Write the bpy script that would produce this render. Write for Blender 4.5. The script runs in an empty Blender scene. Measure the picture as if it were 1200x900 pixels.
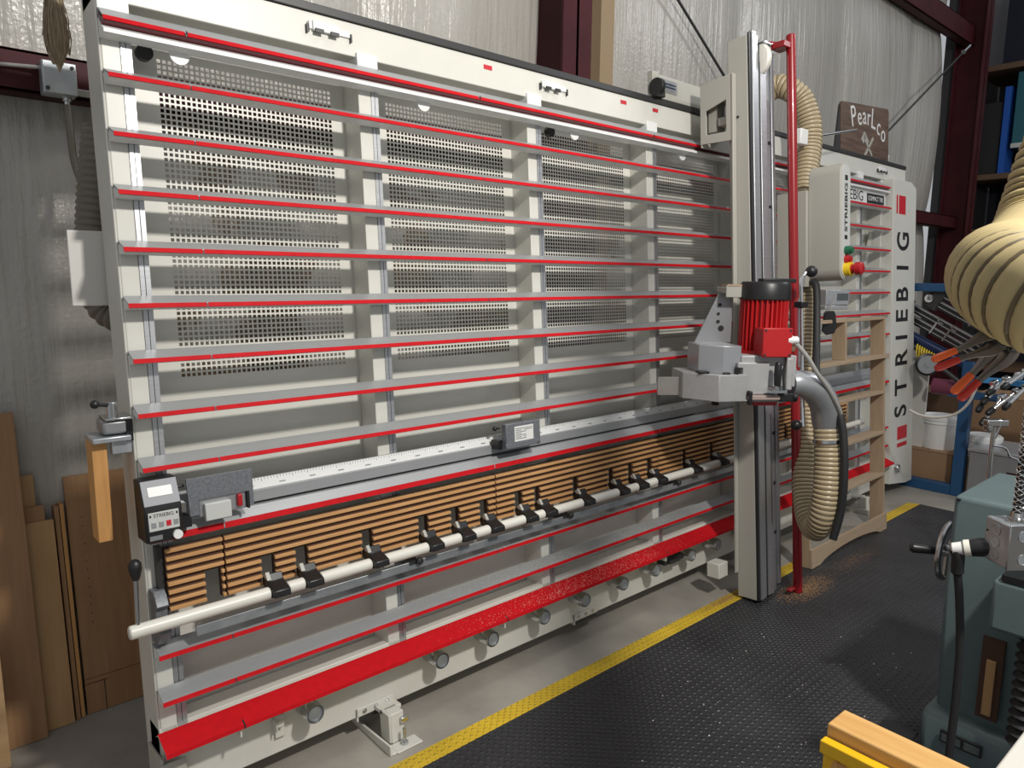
import bpy, bmesh, math, random
from mathutils import Vector, Matrix, Euler
random.seed(7)
SC = bpy.context.scene
COL = SC.collection
R = math.radians
PI = math.pi

# ------------------------------------------------------------------ materials
def mat(name, color, rough=0.5, metal=0.0, spec=0.5, noise=0.0, nscale=20.0, bump=0.0, bscale=60.0,
        stretch=(1, 1, 1), color2=None, trans=0.0, coat=0.0, lo=0.35, hi=0.65):
    m = bpy.data.materials.new(name); m.use_nodes = True
    nt = m.node_tree; b = nt.nodes['Principled BSDF']
    b.inputs['Base Color'].default_value = (*color, 1)
    b.inputs['Roughness'].default_value = rough
    b.inputs['Metallic'].default_value = metal
    b.inputs['Specular IOR Level'].default_value = spec
    b.inputs['Coat Weight'].default_value = coat
    if trans: b.inputs['Transmission Weight'].default_value = trans
    tc = nt.nodes.new('ShaderNodeTexCoord'); mp = nt.nodes.new('ShaderNodeMapping')
    mp.inputs['Scale'].default_value = stretch
    nt.links.new(tc.outputs['Object'], mp.inputs['Vector'])
    if noise > 0 or color2:
        n = nt.nodes.new('ShaderNodeTexNoise'); n.inputs['Scale'].default_value = nscale
        n.inputs['Detail'].default_value = 5; n.inputs['Roughness'].default_value = 0.6
        nt.links.new(mp.outputs['Vector'], n.inputs['Vector'])
        r = nt.nodes.new('ShaderNodeValToRGB')
        c2 = color2 if color2 else tuple(max(0, c * (1 - noise)) for c in color)
        r.color_ramp.elements[0].position = lo; r.color_ramp.elements[0].color = (*c2, 1)
        r.color_ramp.elements[1].position = hi; r.color_ramp.elements[1].color = (*color, 1)
        nt.links.new(n.outputs['Fac'], r.inputs['Fac']); nt.links.new(r.outputs['Color'], b.inputs['Base Color'])
    if bump > 0:
        n2 = nt.nodes.new('ShaderNodeTexNoise'); n2.inputs['Scale'].default_value = bscale; n2.inputs['Detail'].default_value = 3
        nt.links.new(mp.outputs['Vector'], n2.inputs['Vector'])
        bp = nt.nodes.new('ShaderNodeBump'); bp.inputs['Strength'].default_value = bump; bp.inputs['Distance'].default_value = 0.01
        nt.links.new(n2.outputs['Fac'], bp.inputs['Height']); nt.links.new(bp.outputs['Normal'], b.inputs['Normal'])
    return m

def wood(name, c1, c2, axis=0, rough=0.5, scale=9.0):
    st = [9, 9, 9]; st[axis] = 0.7
    return mat(name, c1, rough, 0, 0.4, nscale=scale, color2=c2, stretch=tuple(st), lo=0.3, hi=0.7, bump=0.03, bscale=scale)

M = {}
M['cream'] = mat('cream_paint', (0.66, 0.65, 0.595), 0.38, noise=0.05, nscale=6, bump=0.02, bscale=300)
M['cream2'] = mat('grey_cream_paint', (0.41, 0.40, 0.355), 0.42, bump=0.02, bscale=300)
M['alu'] = mat('anodised_aluminium', (0.55, 0.56, 0.58), 0.38, 0.85, noise=0.12, nscale=30, stretch=(0.2, 6, 6))
M['aludark'] = mat('dull_aluminium', (0.33, 0.34, 0.35), 0.42, 0.6)
M['raila'] = mat('satin_aluminium', (0.40, 0.41, 0.42), 0.42, 0.4, noise=0.06, nscale=30, stretch=(0.2, 6, 6))
M['steel'] = mat('zinc_steel', (0.56, 0.57, 0.58), 0.2, 1.0)
M['chrome'] = mat('chrome', (0.80, 0.80, 0.80), 0.1, 1.0)
M['galv'] = mat('galvanised', (0.55, 0.58, 0.60), 0.42, 0.75, color2=(0.40, 0.43, 0.46), nscale=14)
M['red'] = mat('red_lip_paint', (0.56, 0.008, 0.014), 0.6, spec=.12, noise=0.12, nscale=40)
M['redcast'] = mat('red_motor_paint', (0.44, 0.010, 0.012), 0.42)
M['redpole'] = mat('dark_red_tube', (0.27, 0.006, 0.010), 0.3, coat=0.3)
M['black'] = mat('black_plastic', (0.012, 0.012, 0.013), 0.38)
M['rubber'] = mat('black_rubber', (0.016, 0.016, 0.017), 0.6)
M['dark'] = mat('dark_steel', (0.055, 0.055, 0.055), 0.45, 0.5)
M['grey'] = mat('grey_casting', (0.44, 0.44, 0.44), 0.5, 0.25, noise=0.08, nscale=25)
M['silver'] = mat('silver_grey_paint', (0.42, 0.43, 0.45), 0.33, 0.5)
M['hammered'] = mat('grey_speckled_paint', (0.20, 0.21, 0.23), 0.45, 0.2, color2=(0.13, 0.14, 0.155), nscale=120)
M['maroon'] = mat('oxide_red_steel', (0.060, 0.010, 0.014), 0.55, spec=.2, noise=0.3, nscale=5)
M['maroon2'] = mat('dark_red_inner', (0.14, 0.02, 0.03), 0.4)
M['white'] = mat('white_plastic', (0.80, 0.80, 0.785), 0.4)
M['offwhite'] = mat('off_white_board', (0.66, 0.64, 0.60), 0.5, noise=0.08, nscale=5)
M['whitepipe'] = mat('white_tube', (0.74, 0.72, 0.65), 0.35)
M['maple'] = wood('maple_slat_wood', (0.64, 0.36, 0.155), (0.50, 0.26, 0.10), 0)
M['maplez'] = wood('honey_board_wood', (0.62, 0.33, 0.115), (0.50, 0.25, 0.085), 2)
M['darkwood'] = mat('dark_brown_wood', (0.075, 0.035, 0.02), 0.7)
M['ply'] = wood('birch_ply', (0.52, 0.32, 0.15), (0.43, 0.25, 0.11), 2, scale=4)
M['ply2'] = wood('brown_ply', (0.38, 0.215, 0.105), (0.30, 0.16, 0.075), 2, scale=5)
M['ply3'] = wood('pale_ply', (0.52, 0.34, 0.18), (0.44, 0.27, 0.13), 0, scale=3)
M['oak'] = wood('pale_ash_wood', (0.44, 0.335, 0.23), (0.37, 0.27, 0.18), 0)
M['oakz'] = wood('pale_ash_upright', (0.43, 0.325, 0.22), (0.36, 0.26, 0.17), 2)
M['pine'] = wood('pine_stud', (0.70, 0.43, 0.16), (0.55, 0.29, 0.09), 1, scale=7)
M['walnut'] = wood('walnut_sign', (0.17, 0.105, 0.075), (0.07, 0.042, 0.03), 0, scale=5)
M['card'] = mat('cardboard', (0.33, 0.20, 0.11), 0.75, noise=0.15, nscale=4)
M['carddark'] = mat('dark_cardboard', (0.15, 0.085, 0.05), 0.8, noise=0.2, nscale=4)  # darker brown than the plain cardboard
M['blue'] = mat('rack_blue', (0.014, 0.068, 0.165), 0.4)
M['lightblue'] = mat('light_blue_steel', (0.06, 0.26, 0.55), 0.4)
M['navy'] = mat('navy_tube', (0.012, 0.025, 0.08), 0.25, 0.2)
M['teal'] = mat('grey_green_enamel', (0.125, 0.175, 0.18), 0.38, noise=0.12, nscale=7)
M['tealbox'] = mat('teal_carton', (0.02, 0.115, 0.15), 0.5)
M['hose'] = mat('beige_hose_wall', (0.46, 0.37, 0.235), 0.32, spec=0.55)
M['hose2'] = mat('straw_hose_wall', (0.47, 0.38, 0.195), 0.5, spec=0.25)
M['hosegrey'] = mat('grey_hose', (0.16, 0.14, 0.11), 0.45)
M['wire'] = mat('hose_wire', (0.13, 0.095, 0.05), 0.5)
M['orange'] = mat('orange_vinyl', (0.85, 0.13, 0.02), 0.45)
M['redorange'] = mat('red_vinyl', (0.55, 0.035, 0.02), 0.45)
M['gun'] = mat('bare_grey_steel', (0.20, 0.175, 0.15), 0.4, 0.6, noise=0.2, nscale=30)
M['yellow'] = mat('yellow_rubber', (0.62, 0.42, 0.025), 0.55, noise=0.25, nscale=6)
M['yellowsteel'] = mat('yellow_steel', (0.80, 0.47, 0.01), 0.4)
M['yellowcord'] = mat('yellow_cord', (0.75, 0.55, 0.03), 0.4)
M['ecream'] = mat('yellow_button', (0.80, 0.55, 0.02), 0.4)
M['green'] = mat('green_button', (0.01, 0.12, 0.055), 0.4)
M['buttonred'] = mat('red_button', (0.40, 0.01, 0.015), 0.35)
M['ink'] = mat('black_ink', (0.012, 0.012, 0.014), 0.5)
M['signwhite'] = mat('white_sheet', (0.75, 0.75, 0.73), 0.4)
M['inkred'] = mat('red_ink', (0.55, 0.015, 0.03), 0.45)
M['lcd'] = mat('lcd_face', (0.55, 0.56, 0.54), 0.35)
M['bezel'] = mat('grey_bezel', (.27, .275, .30), .5)
M['lcdark'] = mat('dim_lcd', (0.07, 0.085, 0.085), 0.2)
M['sisal'] = mat('sisal_fibre', (0.42, 0.33, 0.22), 0.85, noise=0.4, nscale=40, stretch=(1, 1, 0.2))
M['purple'] = mat('plum_roll', (0.17, 0.035, 0.075), 0.5)
M['cord'] = mat('grey_cord', (0.36, 0.35, 0.33), 0.45)
M['dust'] = mat('sawdust', (0.62, 0.48, 0.32), 0.9)
M['dustbrown'] = mat('brown_sawdust', (0.33, 0.19, 0.095), 0.9)
M['chips'] = mat('pale_chips', (0.75, 0.70, 0.60), 0.8)
M['bluebook'] = mat('blue_board', (0.02, 0.10, 0.42), 0.4)
M['clear'] = mat('clear_guard', (0.75, 0.74, 0.68), 0.15, trans=0.7)
M['perf'] = mat('punched_sheet_paint', (0.67, 0.66, 0.605), 0.4)

def concrete():
    m = mat('concrete', (0.36, 0.335, 0.295), 0.6, color2=(0.26, 0.24, 0.21), nscale=2.5, bump=0.05, bscale=90)
    return m
M['concrete'] = concrete()

def tread(name, c, rough):
    # small raised dashes in a basket pattern
    m = bpy.data.materials.new(name); m.use_nodes = True
    nt = m.node_tree; b = nt.nodes['Principled BSDF']; N = nt.nodes; L = nt.links
    b.inputs['Roughness'].default_value = rough
    tc = N.new('ShaderNodeTexCoord')
    def dashes(rot, off):
        mp = N.new('ShaderNodeMapping'); mp.inputs['Rotation'].default_value = (0, 0, rot)
        mp.inputs['Location'].default_value = (off, off * .5, 0)
        L.new(tc.outputs['Object'], mp.inputs['Vector'])
        br = N.new('ShaderNodeTexBrick'); br.inputs['Scale'].default_value = 1.0
        br.inputs['Color1'].default_value = (1, 1, 1, 1); br.inputs['Color2'].default_value = (1, 1, 1, 1); br.inputs['Mortar'].default_value = (0, 0, 0, 1)
        br.inputs['Mortar Size'].default_value = 0.0075; br.inputs['Mortar Smooth'].default_value = 0.6
        br.inputs['Brick Width'].default_value = 0.044; br.inputs['Row Height'].default_value = 0.0215
        L.new(mp.outputs['Vector'], br.inputs['Vector'])
        return br.outputs['Color']
    d1 = dashes(R(45), 0)
    d2 = dashes(R(-45), 0.011)
    mx = N.new('ShaderNodeMath'); mx.operation = 'MULTIPLY'
    L.new(d1, mx.inputs[0]); L.new(d2, mx.inputs[1])
    bp = N.new('ShaderNodeBump'); bp.inputs['Strength'].default_value = 0.9; bp.inputs['Distance'].default_value = 0.004
    L.new(mx.outputs[0], bp.inputs['Height']); L.new(bp.outputs['Normal'], b.inputs['Normal'])
    n = N.new('ShaderNodeTexNoise'); n.inputs['Scale'].default_value = 3.0; n.inputs['Detail'].default_value = 6
    L.new(tc.outputs['Object'], n.inputs['Vector'])
    r = N.new('ShaderNodeValToRGB'); r.color_ramp.elements[0].position = .3; r.color_ramp.elements[1].position = .75
    r.color_ramp.elements[0].color = (*[x * .75 for x in c], 1); r.color_ramp.elements[1].color = (*[min(1, x * 1.2) for x in c], 1)
    L.new(n.outputs['Fac'], r.inputs['Fac']); L.new(r.outputs['Color'], b.inputs['Base Color'])
    return m
M['mat'] = tread('black_tread_rubber', (0.034, 0.035, 0.039), 0.42)
M['matyellow'] = tread('yellow_tread_rubber', (0.70, 0.47, 0.03), 0.5)

def vinyl():
    m = bpy.data.materials.new('insulation_vinyl'); m.use_nodes = True
    nt = m.node_tree; b = nt.nodes['Principled BSDF']; N = nt.nodes; L = nt.links
    b.inputs['Roughness'].default_value = 0.3; b.inputs['Specular IOR Level'].default_value = 0.6
    tc = N.new('ShaderNodeTexCoord')
    def noise(st, sc, det):
        mp = N.new('ShaderNodeMapping'); mp.inputs['Scale'].default_value = st
        L.new(tc.outputs['Object'], mp.inputs['Vector'])
        n = N.new('ShaderNodeTexNoise'); n.inputs['Scale'].default_value = sc; n.inputs['Detail'].default_value = det
        L.new(mp.outputs['Vector'], n.inputs['Vector']); return n.outputs['Fac']
    a = noise((1, 1, .04), 26, 4); c = noise((1, 1, 1), 55, 2); d = noise((1, 1, .12), 5, 3)
    ad = N.new('ShaderNodeMath'); ad.operation = 'MULTIPLY_ADD'; ad.inputs[1].default_value = 0.22
    L.new(c, ad.inputs[0]); L.new(a, ad.inputs[2])
    ad2 = N.new('ShaderNodeMath'); ad2.operation = 'MULTIPLY_ADD'; ad2.inputs[1].default_value = 2.2
    L.new(d, ad2.inputs[0]); L.new(ad.outputs[0], ad2.inputs[2])
    bp = N.new('ShaderNodeBump'); bp.inputs['Strength'].default_value = 0.55; bp.inputs['Distance'].default_value = 0.02
    L.new(ad2.outputs[0], bp.inputs['Height']); L.new(bp.outputs['Normal'], b.inputs['Normal'])
    r = N.new('ShaderNodeValToRGB')
    r.color_ramp.elements[0].position = .3; r.color_ramp.elements[0].color = (.37, .35, .315, 1)
    r.color_ramp.elements[1].position = .7; r.color_ramp.elements[1].color = (.47, .45, .415, 1)
    L.new(noise((1, 1, .3), 2.5, 4), r.inputs['Fac'])
    # torn brown paper patches behind the machine
    pn = noise((1, 1, 1), 3.0, 5)
    r2 = N.new('ShaderNodeValToRGB'); r2.color_ramp.elements[0].position = .54; r2.color_ramp.elements[1].position = .56
    L.new(pn, r2.inputs['Fac'])
    sx = N.new('ShaderNodeSeparateXYZ'); L.new(tc.outputs['Object'], sx.inputs[0])
    def rng(out, a_, b_):
        g = N.new('ShaderNodeMath'); g.operation = 'GREATER_THAN'; g.inputs[1].default_value = a_; L.new(out, g.inputs[0])
        l = N.new('ShaderNodeMath'); l.operation = 'LESS_THAN'; l.inputs[1].default_value = b_; L.new(out, l.inputs[0])
        k = N.new('ShaderNodeMath'); k.operation = 'MULTIPLY'; L.new(g.outputs[0], k.inputs[0]); L.new(l.outputs[0], k.inputs[1]); return k.outputs[0]
    k1 = N.new('ShaderNodeMath'); k1.operation = 'MULTIPLY'; L.new(rng(sx.outputs[0], .15, 3.2), k1.inputs[0]); L.new(rng(sx.outputs[2], .9, 2.3), k1.inputs[1])
    k2 = N.new('ShaderNodeMath'); k2.operation = 'MULTIPLY'; L.new(k1.outputs[0], k2.inputs[0]); L.new(r2.outputs['Color'], k2.inputs[1])
    mx = N.new('ShaderNodeMix'); mx.data_type = 'RGBA'
    L.new(k2.outputs[0], mx.inputs[0]); L.new(r.outputs['Color'], mx.inputs[6]); mx.inputs[7].default_value = (.17, .12, .07, 1)
    L.new(mx.outputs[2], b.inputs['Base Color'])
    return m
M['vinyl'] = vinyl()

# ------------------------------------------------------------------ mesh builder
class MB:
    def __init__(s): s.v = []; s.f = []
    def add(s, vs, fs, mx=None):
        o = len(s.v)
        s.v += [tuple(mx @ Vector(p)) if mx else tuple(p) for p in vs]
        s.f += [tuple(i + o for i in f) for f in fs]
        return s
    def box(s, x0, x1, y0, y1, z0, z1, mx=None):
        vs = [(x0, y0, z0), (x1, y0, z0), (x1, y1, z0), (x0, y1, z0), (x0, y0, z1), (x1, y0, z1), (x1, y1, z1), (x0, y1, z1)]
        return s.add(vs, [(0, 3, 2, 1), (4, 5, 6, 7), (0, 1, 5, 4), (1, 2, 6, 5), (2, 3, 7, 6), (3, 0, 4, 7)], mx)
    def p(s, u0, u1, w0, w1, v0, v1):      # box in machine-panel coordinates
        return s.box(u0, u1, -w1, -w0, v0, v1)
    def prism(s, prof, a0, a1, axis='x', mx=None):
        # prof: list of 2D points; axis x: (y,z), axis y: (x,z), axis z: (x,y)
        n = len(prof)
        def P3(a, q):
            return (a, q[0], q[1]) if axis == 'x' else ((q[0], a, q[1]) if axis == 'y' else (q[0], q[1], a))
        vs = [P3(a0, q) for q in prof] + [P3(a1, q) for q in prof]
        fs = [tuple(range(n)), tuple(range(2 * n - 1, n - 1, -1))] + [(i, i + n, (i + 1) % n + n, (i + 1) % n) for i in range(n)]
        return s.add(vs, fs, mx)
    def tube(s, path, r, n=12, caps=True, up=(0, 0, 1)):
        path = [Vector(p) for p in path]; N = len(path)
        rs = r if isinstance(r, (list, tuple)) else [r] * N
        T = []
        for i in range(N):
            a = path[max(0, i - 1)]; b = path[min(N - 1, i + 1)]
            T.append((b - a).normalized())
        u = Vector(up)
        if abs(u.dot(T[0])) > .9: u = Vector((1, 0, 0)) if abs(T[0].x) < .9 else Vector((0, 1, 0))
        u = (u - T[0] * u.dot(T[0])).normalized()
        vs = []; fs = []
        for i in range(N):
            if i:
                u = u - T[i] * u.dot(T[i]); u.normalize()
            w = T[i].cross(u)
            for k in range(n):
                a = 2 * PI * k / n
                vs.append(path[i] + (u * math.cos(a) + w * math.sin(a)) * rs[i])
        for i in range(N - 1):
            for k in range(n):
                fs.append((i * n + k, i * n + (k + 1) % n, (i + 1) * n + (k + 1) % n, (i + 1) * n + k))
        if caps:
            fs.append(tuple(range(n - 1, -1, -1))); fs.append(tuple(range((N - 1) * n, N * n)))
        return s.add(vs, fs)
    def cyl(s, a, b, r, n=20, r2=None):
        return s.tube([a, b], [r, r if r2 is None else r2], n)
    def lathe(s, a, d, prof, n=24, closed=False):
        # prof: (t, r) along direction d from a
        a = Vector(a); d = Vector(d).normalized()
        u = Vector((0, 0, 1)) if abs(d.z) < .9 else Vector((1, 0, 0))
        u = (u - d * u.dot(d)).normalized(); w = d.cross(u)
        vs = []; fs = []
        for t, r in prof:
            for k in range(n):
                an = 2 * PI * k / n
                vs.append(a + d * t + (u * math.cos(an) + w * math.sin(an)) * max(r, 1e-4))
        m = len(prof)
        for i in range(m - 1):
            for k in range(n):
                fs.append((i * n + k, i * n + (k + 1) % n, (i + 1) * n + (k + 1) % n, (i + 1) * n + k))
        fs.append(tuple(range(n - 1, -1, -1))); fs.append(tuple(range((m - 1) * n, m * n)))
        return s.add(vs, fs)
    def ball(s, c, r, n=16, sc=(1, 1, 1)):
        m = n // 2; vs = []; fs = []
        for i in range(1, m):
            t = PI * i / m
            for k in range(n):
                p = 2 * PI * k / n
                vs.append((c[0] + r * sc[0] * math.sin(t) * math.cos(p), c[1] + r * sc[1] * math.sin(t) * math.sin(p), c[2] + r * sc[2] * math.cos(t)))
        vs.append((c[0], c[1], c[2] + r * sc[2])); vs.append((c[0], c[1], c[2] - r * sc[2]))
        for i in range(m - 2):
            for k in range(n):
                fs.append((i * n + k, (i + 1) * n + k, (i + 1) * n + (k + 1) % n, i * n + (k + 1) % n))
        T = len(vs) - 2
        for k in range(n):
            fs.append((T, k, (k + 1) % n)); fs.append((T + 1, (m - 2) * n + (k + 1) % n, (m - 2) * n + k))
        return s.add(vs, fs)
    def build(s, name, m, parent=None, bevel=0.0, seg=2, ang=35):
        me = bpy.data.meshes.new(name)
        me.from_pydata([tuple(p) for p in s.v], [], s.f); me.validate(); me.update()
        bm = bmesh.new(); bm.from_mesh(me); bmesh.ops.recalc_face_normals(bm, faces=bm.faces); bm.to_mesh(me); bm.free()
        me.materials.append(M[m] if isinstance(m, str) else m)
        me.shade_smooth(); me.set_sharp_from_angle(angle=R(ang))
        o = bpy.data.objects.new(name, me); COL.objects.link(o)
        if parent: o.parent = parent
        if bevel:
            md = o.modifiers.new('edge', 'BEVEL'); md.width = bevel; md.segments = seg; md.limit_method = 'ANGLE'; md.angle_limit = R(40)
        return o

def tag(o, label, cat, group=None, kind=None):
    if kind: o['kind'] = kind
    if label: o['label'] = label
    if cat: o['category'] = cat
    if group: o['group'] = group
    return o
def struct(o, label=None):
    o['kind'] = 'structure'
    if label: o['label'] = label
    return o
def empty(name, loc=(0, 0, 0), rot=(0, 0, 0)):
    o = bpy.data.objects.new(name, None); COL.objects.link(o)
    o.location = loc; o.rotation_euler = rot; o.empty_display_size = .1
    return o
def smooth(pts, n=12):
    # Catmull-Rom
    P = [Vector(p) for p in pts]; P = [P[0] * 2 - P[1]] + P + [P[-1] * 2 - P[-2]]; out = []
    for i in range(1, len(P) - 2):
        a, b, c, d = P[i - 1:i + 3]
        for k in range(n):
            t = k / n
            out.append(.5 * ((2 * b) + (c - a) * t + (2 * a - 5 * b + 4 * c - d) * t * t + (3 * b - a - 3 * c + d) * t ** 3))
    out.append(P[-2]); return out
def resample(path, step):
    L = [0]
    for a, b in zip(path, path[1:]): L.append(L[-1] + (b - a).length)
    n = max(2, int(L[-1] / step)); out = []; j = 0
    for i in range(n + 1):
        s = L[-1] * i / n
        while j < len(L) - 2 and L[j + 1] < s: j += 1
        d = L[j + 1] - L[j]; t = (s - L[j]) / d if d else 0
        out.append(path[j].lerp(path[j + 1], t))
    return out
def hose(parent, pts, r, pitch, matn, wire=True, depth=.05, sub=6, n=28, power=1.0, raise_=.0008):
    path = resample(smooth(pts, 16), pitch / sub)
    rs = [r * (1 - depth + depth * abs(math.cos(PI * i / sub)) ** power) for i in range(len(path))]
    o = MB().tube(path, rs, n).build('hose_wall', matn, parent, ang=80)
    if wire:
        w = MB()
        for i in range(sub // 2, len(path) - 1, sub):
            t = (path[i + 1] - path[i - 1]).normalized()
            u = t.orthogonal().normalized(); v = t.cross(u)
            ring = [path[i] + (u * math.cos(a) + v * math.sin(a)) * (r * (1 - depth) + raise_) for a in [2 * PI * k / 28 for k in range(29)]]
            w.tube(ring, .0024 * r / .06, 5, caps=False)
        w.build('spiral_wire', 'wire', parent)
    return o
def text(name, s, size, m, parent, mx, extrude=.0006, bold=False, squash=1.0, align='CENTER'):
    c = bpy.data.curves.new('t', 'FONT'); c.body = s; c.size = 1; c.extrude = extrude / size; c.align_x = align; c.align_y = 'CENTER'
    if bold: c.offset = .02
    t = bpy.data.objects.new('t', c); COL.objects.link(t)
    dg = bpy.context.evaluated_depsgraph_get(); dg.update()
    me = bpy.data.meshes.new_from_object(t.evaluated_get(dg))
    bpy.data.objects.remove(t); bpy.data.curves.remove(c)
    me.transform(mx @ Matrix.Diagonal((squash * size, size, size, 1)))
    me.name = name; me.materials.clear(); me.materials.append(M[m])
    o = bpy.data.objects.new(name, me); COL.objects.link(o)
    if parent: o.parent = parent
    return o
# text basis: X right, up Z, facing -Y
FRONT = Matrix(((1, 0, 0, 0), (0, 0, -1, 0), (0, 1, 0, 0), (0, 0, 0, 1)))
def T(x, y, z): return Matrix.Translation((x, y, z))
def dup(o, parent=None):
    c = o.copy(); COL.objects.link(c)
    if parent: c.parent = parent
    for ch in list(o.children): dup(ch, c)
    return c

# ------------------------------------------------------------------ setting
WALL = 0.95
fl = MB().box(-6, 13, -8, 1.2, -.1, 0).build('floor', 'concrete'); struct(fl)
# back wall: vinyl-faced blanket bulging between the girts
nx, nz = 190, 64; vs = []; fs = []
for j in range(nz + 1):
    z = 6.0 * j / nz
    for i in range(nx + 1):
        x = -4 + 12.2 * i / nx
        bx = abs(math.sin(PI * (x + .42) / 1.52)) ** .45
        if z < 2.2: bz = math.sin(PI * z / 2.2)
        elif z < 4.15: bz = math.sin(PI * (z - 2.2) / 1.95)
        else: bz = math.sin(PI * (z - 4.15) / 1.95)
        y = WALL - .085 * bx * abs(bz) ** .6
        if x > 7.7: y += .14 * ((x - 7.7) / .5) ** 2
        vs.append((x, y, z))
for j in range(nz):
    for i in range(nx):
        a = j * (nx + 1) + i; fs.append((a, a + 1, a + nx + 2, a + nx + 1))
wb = MB().add(vs, fs); wb.box(-4, 8.6, 1.2, 1.25, 0, 6); wb = wb.build('wall_back', 'vinyl', ang=180); struct(wb)
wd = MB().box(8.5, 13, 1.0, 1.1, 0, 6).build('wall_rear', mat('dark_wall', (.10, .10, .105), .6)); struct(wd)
wr_ = MB().box(12.9, 13, -8, 1.1, 0, 6).build('wall_right', mat('dark_grey_wall', (.16, .165, .175), .6)); struct(wr_)  # even dark grey wall colour
def girt(name, z0, z1, x0, x1, label):
    b = MB(); b.box(x0, x1, .80, .815, z0, z1); b.box(x0, x1, .80, .90, z1 - .012, z1); b.box(x0, x1, .80, .90, z0, z0 + .012)
    b.box(x0, x1, .885, .90, z1 - .03, z1); b.box(x0, x1, .885, .90, z0, z0 + .03)
    o = b.build(name, 'maroon', bevel=.003); struct(o, label); return o
girt('trim_1', 2.145, 2.275, -4, 8.45, 'dark red steel girt running along the back wall')
girt('trim_2', 4.05, 4.25, -4, 8.45, 'upper dark red steel girt near the ceiling')
def ibeam(x0, x1, y0, y1, web=.02):
    b = MB(); xm = (x0 + x1) / 2
    b.box(x0, x1, y0, y0 + .014, 0, 6); b.box(x0, x1, y1 - .014, y1, 0, 6); b.box(xm - web / 2, xm + web / 2, y0, y1, 0, 6)
    return b
bI = MB(); bI.box(2.07, 2.272, .60, .615, 0, 6); bI.box(2.07, 2.272, .93, .945, 0, 6); bI.box(2.16, 2.18, .60, .945, 0, 6)
struct(bI.build('trim_3', 'maroon', bevel=.002), 'dark red steel column standing behind the saw')
struct(ibeam(8.37, 8.57, .68, .96).build('trim_4', 'maroon', bevel=.002), 'dark red steel column at the far right of the back wall')
struct(MB().box(2.56, 2.67, .80, .95, 0, 6).build('trim_5', mat('tan_stud', (.30, .22, .13), .7)), 'tan wooden stud beside the steel column')

# ceiling lamps out of view, plus an added fill light at the far end
def area(name, loc, target, sx, sy, power, color):
    l = bpy.data.lights.new(name, 'AREA'); l.shape = 'RECTANGLE'; l.size = sx; l.size_y = sy; l.energy = power; l.color = color
    o = bpy.data.objects.new(name, l); COL.objects.link(o); o.location = loc
    o.rotation_euler = (Vector(target) - Vector(loc)).to_track_quat('-Z', 'Y').to_euler(); return o
area('ceiling_lamp_light', (1.0, -2.75, 3.45), (1.4, 0, 1.1), .26, .2, 112, (1, .965, .90))
area('ceiling_lamp_light_over', (1.9, -.95, 4.7), (1.9, -.6, 0), .5, .3, 16, (1, .965, .90))
area('fill_light_far', (6.6, -2.6, 4.7), (5.6, 0, 1.0), 1.0, .3, 46, (.97, .98, 1))  # fill light added to brighten the right region
W = bpy.data.worlds.new('World'); SC.world = W; W.use_nodes = True
W.node_tree.nodes['Background'].inputs[0].default_value = (.93, .96, 1, 1)
W.node_tree.nodes['Background'].inputs[1].default_value = .42

# ------------------------------------------------------------------ panel saw frame
TILT = R(-4.0)
D_ = 0.75
saw = empty('vertical_panel_saw', (0, 0, 0), (TILT, 0, 0))
tag(saw, 'large cream vertical panel saw frame with red lipped rails along the back wall', 'panel saw')
E_ = 4.84
f = MB()
f.p(-.078, -.072, -.14, 0, .08, 2.42)
f.p(-.072, -.026, -.1, 0, .08, 2.30)
f.p(-.078, 5.24, -.13, 0, 2.285, 2.39)
f.p(-.078, 5.24, -.09, 0, .08, .30)
f.p(4.82, 5.24, -.13, -.005, .1, 2.39)
fr = f.build('frame', 'cream', saw, bevel=.003)
b = MB(); b.p(-.02, 5.24, -.075, .006, 2.392, 2.418); b.build('top_track', 'dark', saw, bevel=.002)
b = MB(); b.p(-.07, 4.82, -.125, -.115, .2, 2.30); 
# solid lower back sheet and recess behind the top gap
PW = -.1
b = MB(); b.p(-.03, 4.82, PW - .002, PW, .20, 1.262); b.p(-.03, 4.82, PW - .002, PW, 2.205, 2.30); b.p(3.78, 4.82, PW - .002, PW, 1.262, 2.205)
b.build('back_sheet', 'perf', saw)
def perf(u0, u1, v0, v1, U0, U1, pitch, hole):
    # punched sheet from U0..U1 with holes over u0..u1
    nu = int(round((u1 - u0) / pitch)); nv = int(round((v1 - v0) / pitch)); vs = []; fs = []
    y = -PW
    pu = (u1 - u0) / nu; pv = (v1 - v0) / nv; hu = hole / 2; hv = hole / 2
    for yy in (y,):
        for i in range(nu + 1):
            for j in range(nv + 1): vs.append((u0 + i * pu, yy, v0 + j * pv))
    base = len(vs)
    def cid(i, j): return i * (nv + 1) + j
    for i in range(nu):
        for j in range(nv):
            cx = u0 + (i + .5) * pu; cz = v0 + (j + .5) * pv; k = len(vs)
            vs += [(cx - hu, y, cz - hv), (cx + hu, y, cz - hv), (cx + hu, y, cz + hv), (cx - hu, y, cz + hv)]
            A, B, C_, D4 = cid(i, j), cid(i + 1, j), cid(i + 1, j + 1), cid(i, j + 1)
            fs += [(A, B, k + 1, k), (B, C_, k + 2, k + 1), (C_, D4, k + 3, k + 2), (D4, A, k, k + 3)]
    m = MB().add(vs, fs)
    m.add([(U0, y, v0), (u0, y, v0), (u0, y, v1), (U0, y, v1)], [(0, 1, 2, 3)])
    m.add([(u1, y, v0), (U1, y, v0), (U1, y, v1), (u1, y, v1)], [(0, 1, 2, 3)])
    return m
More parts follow.
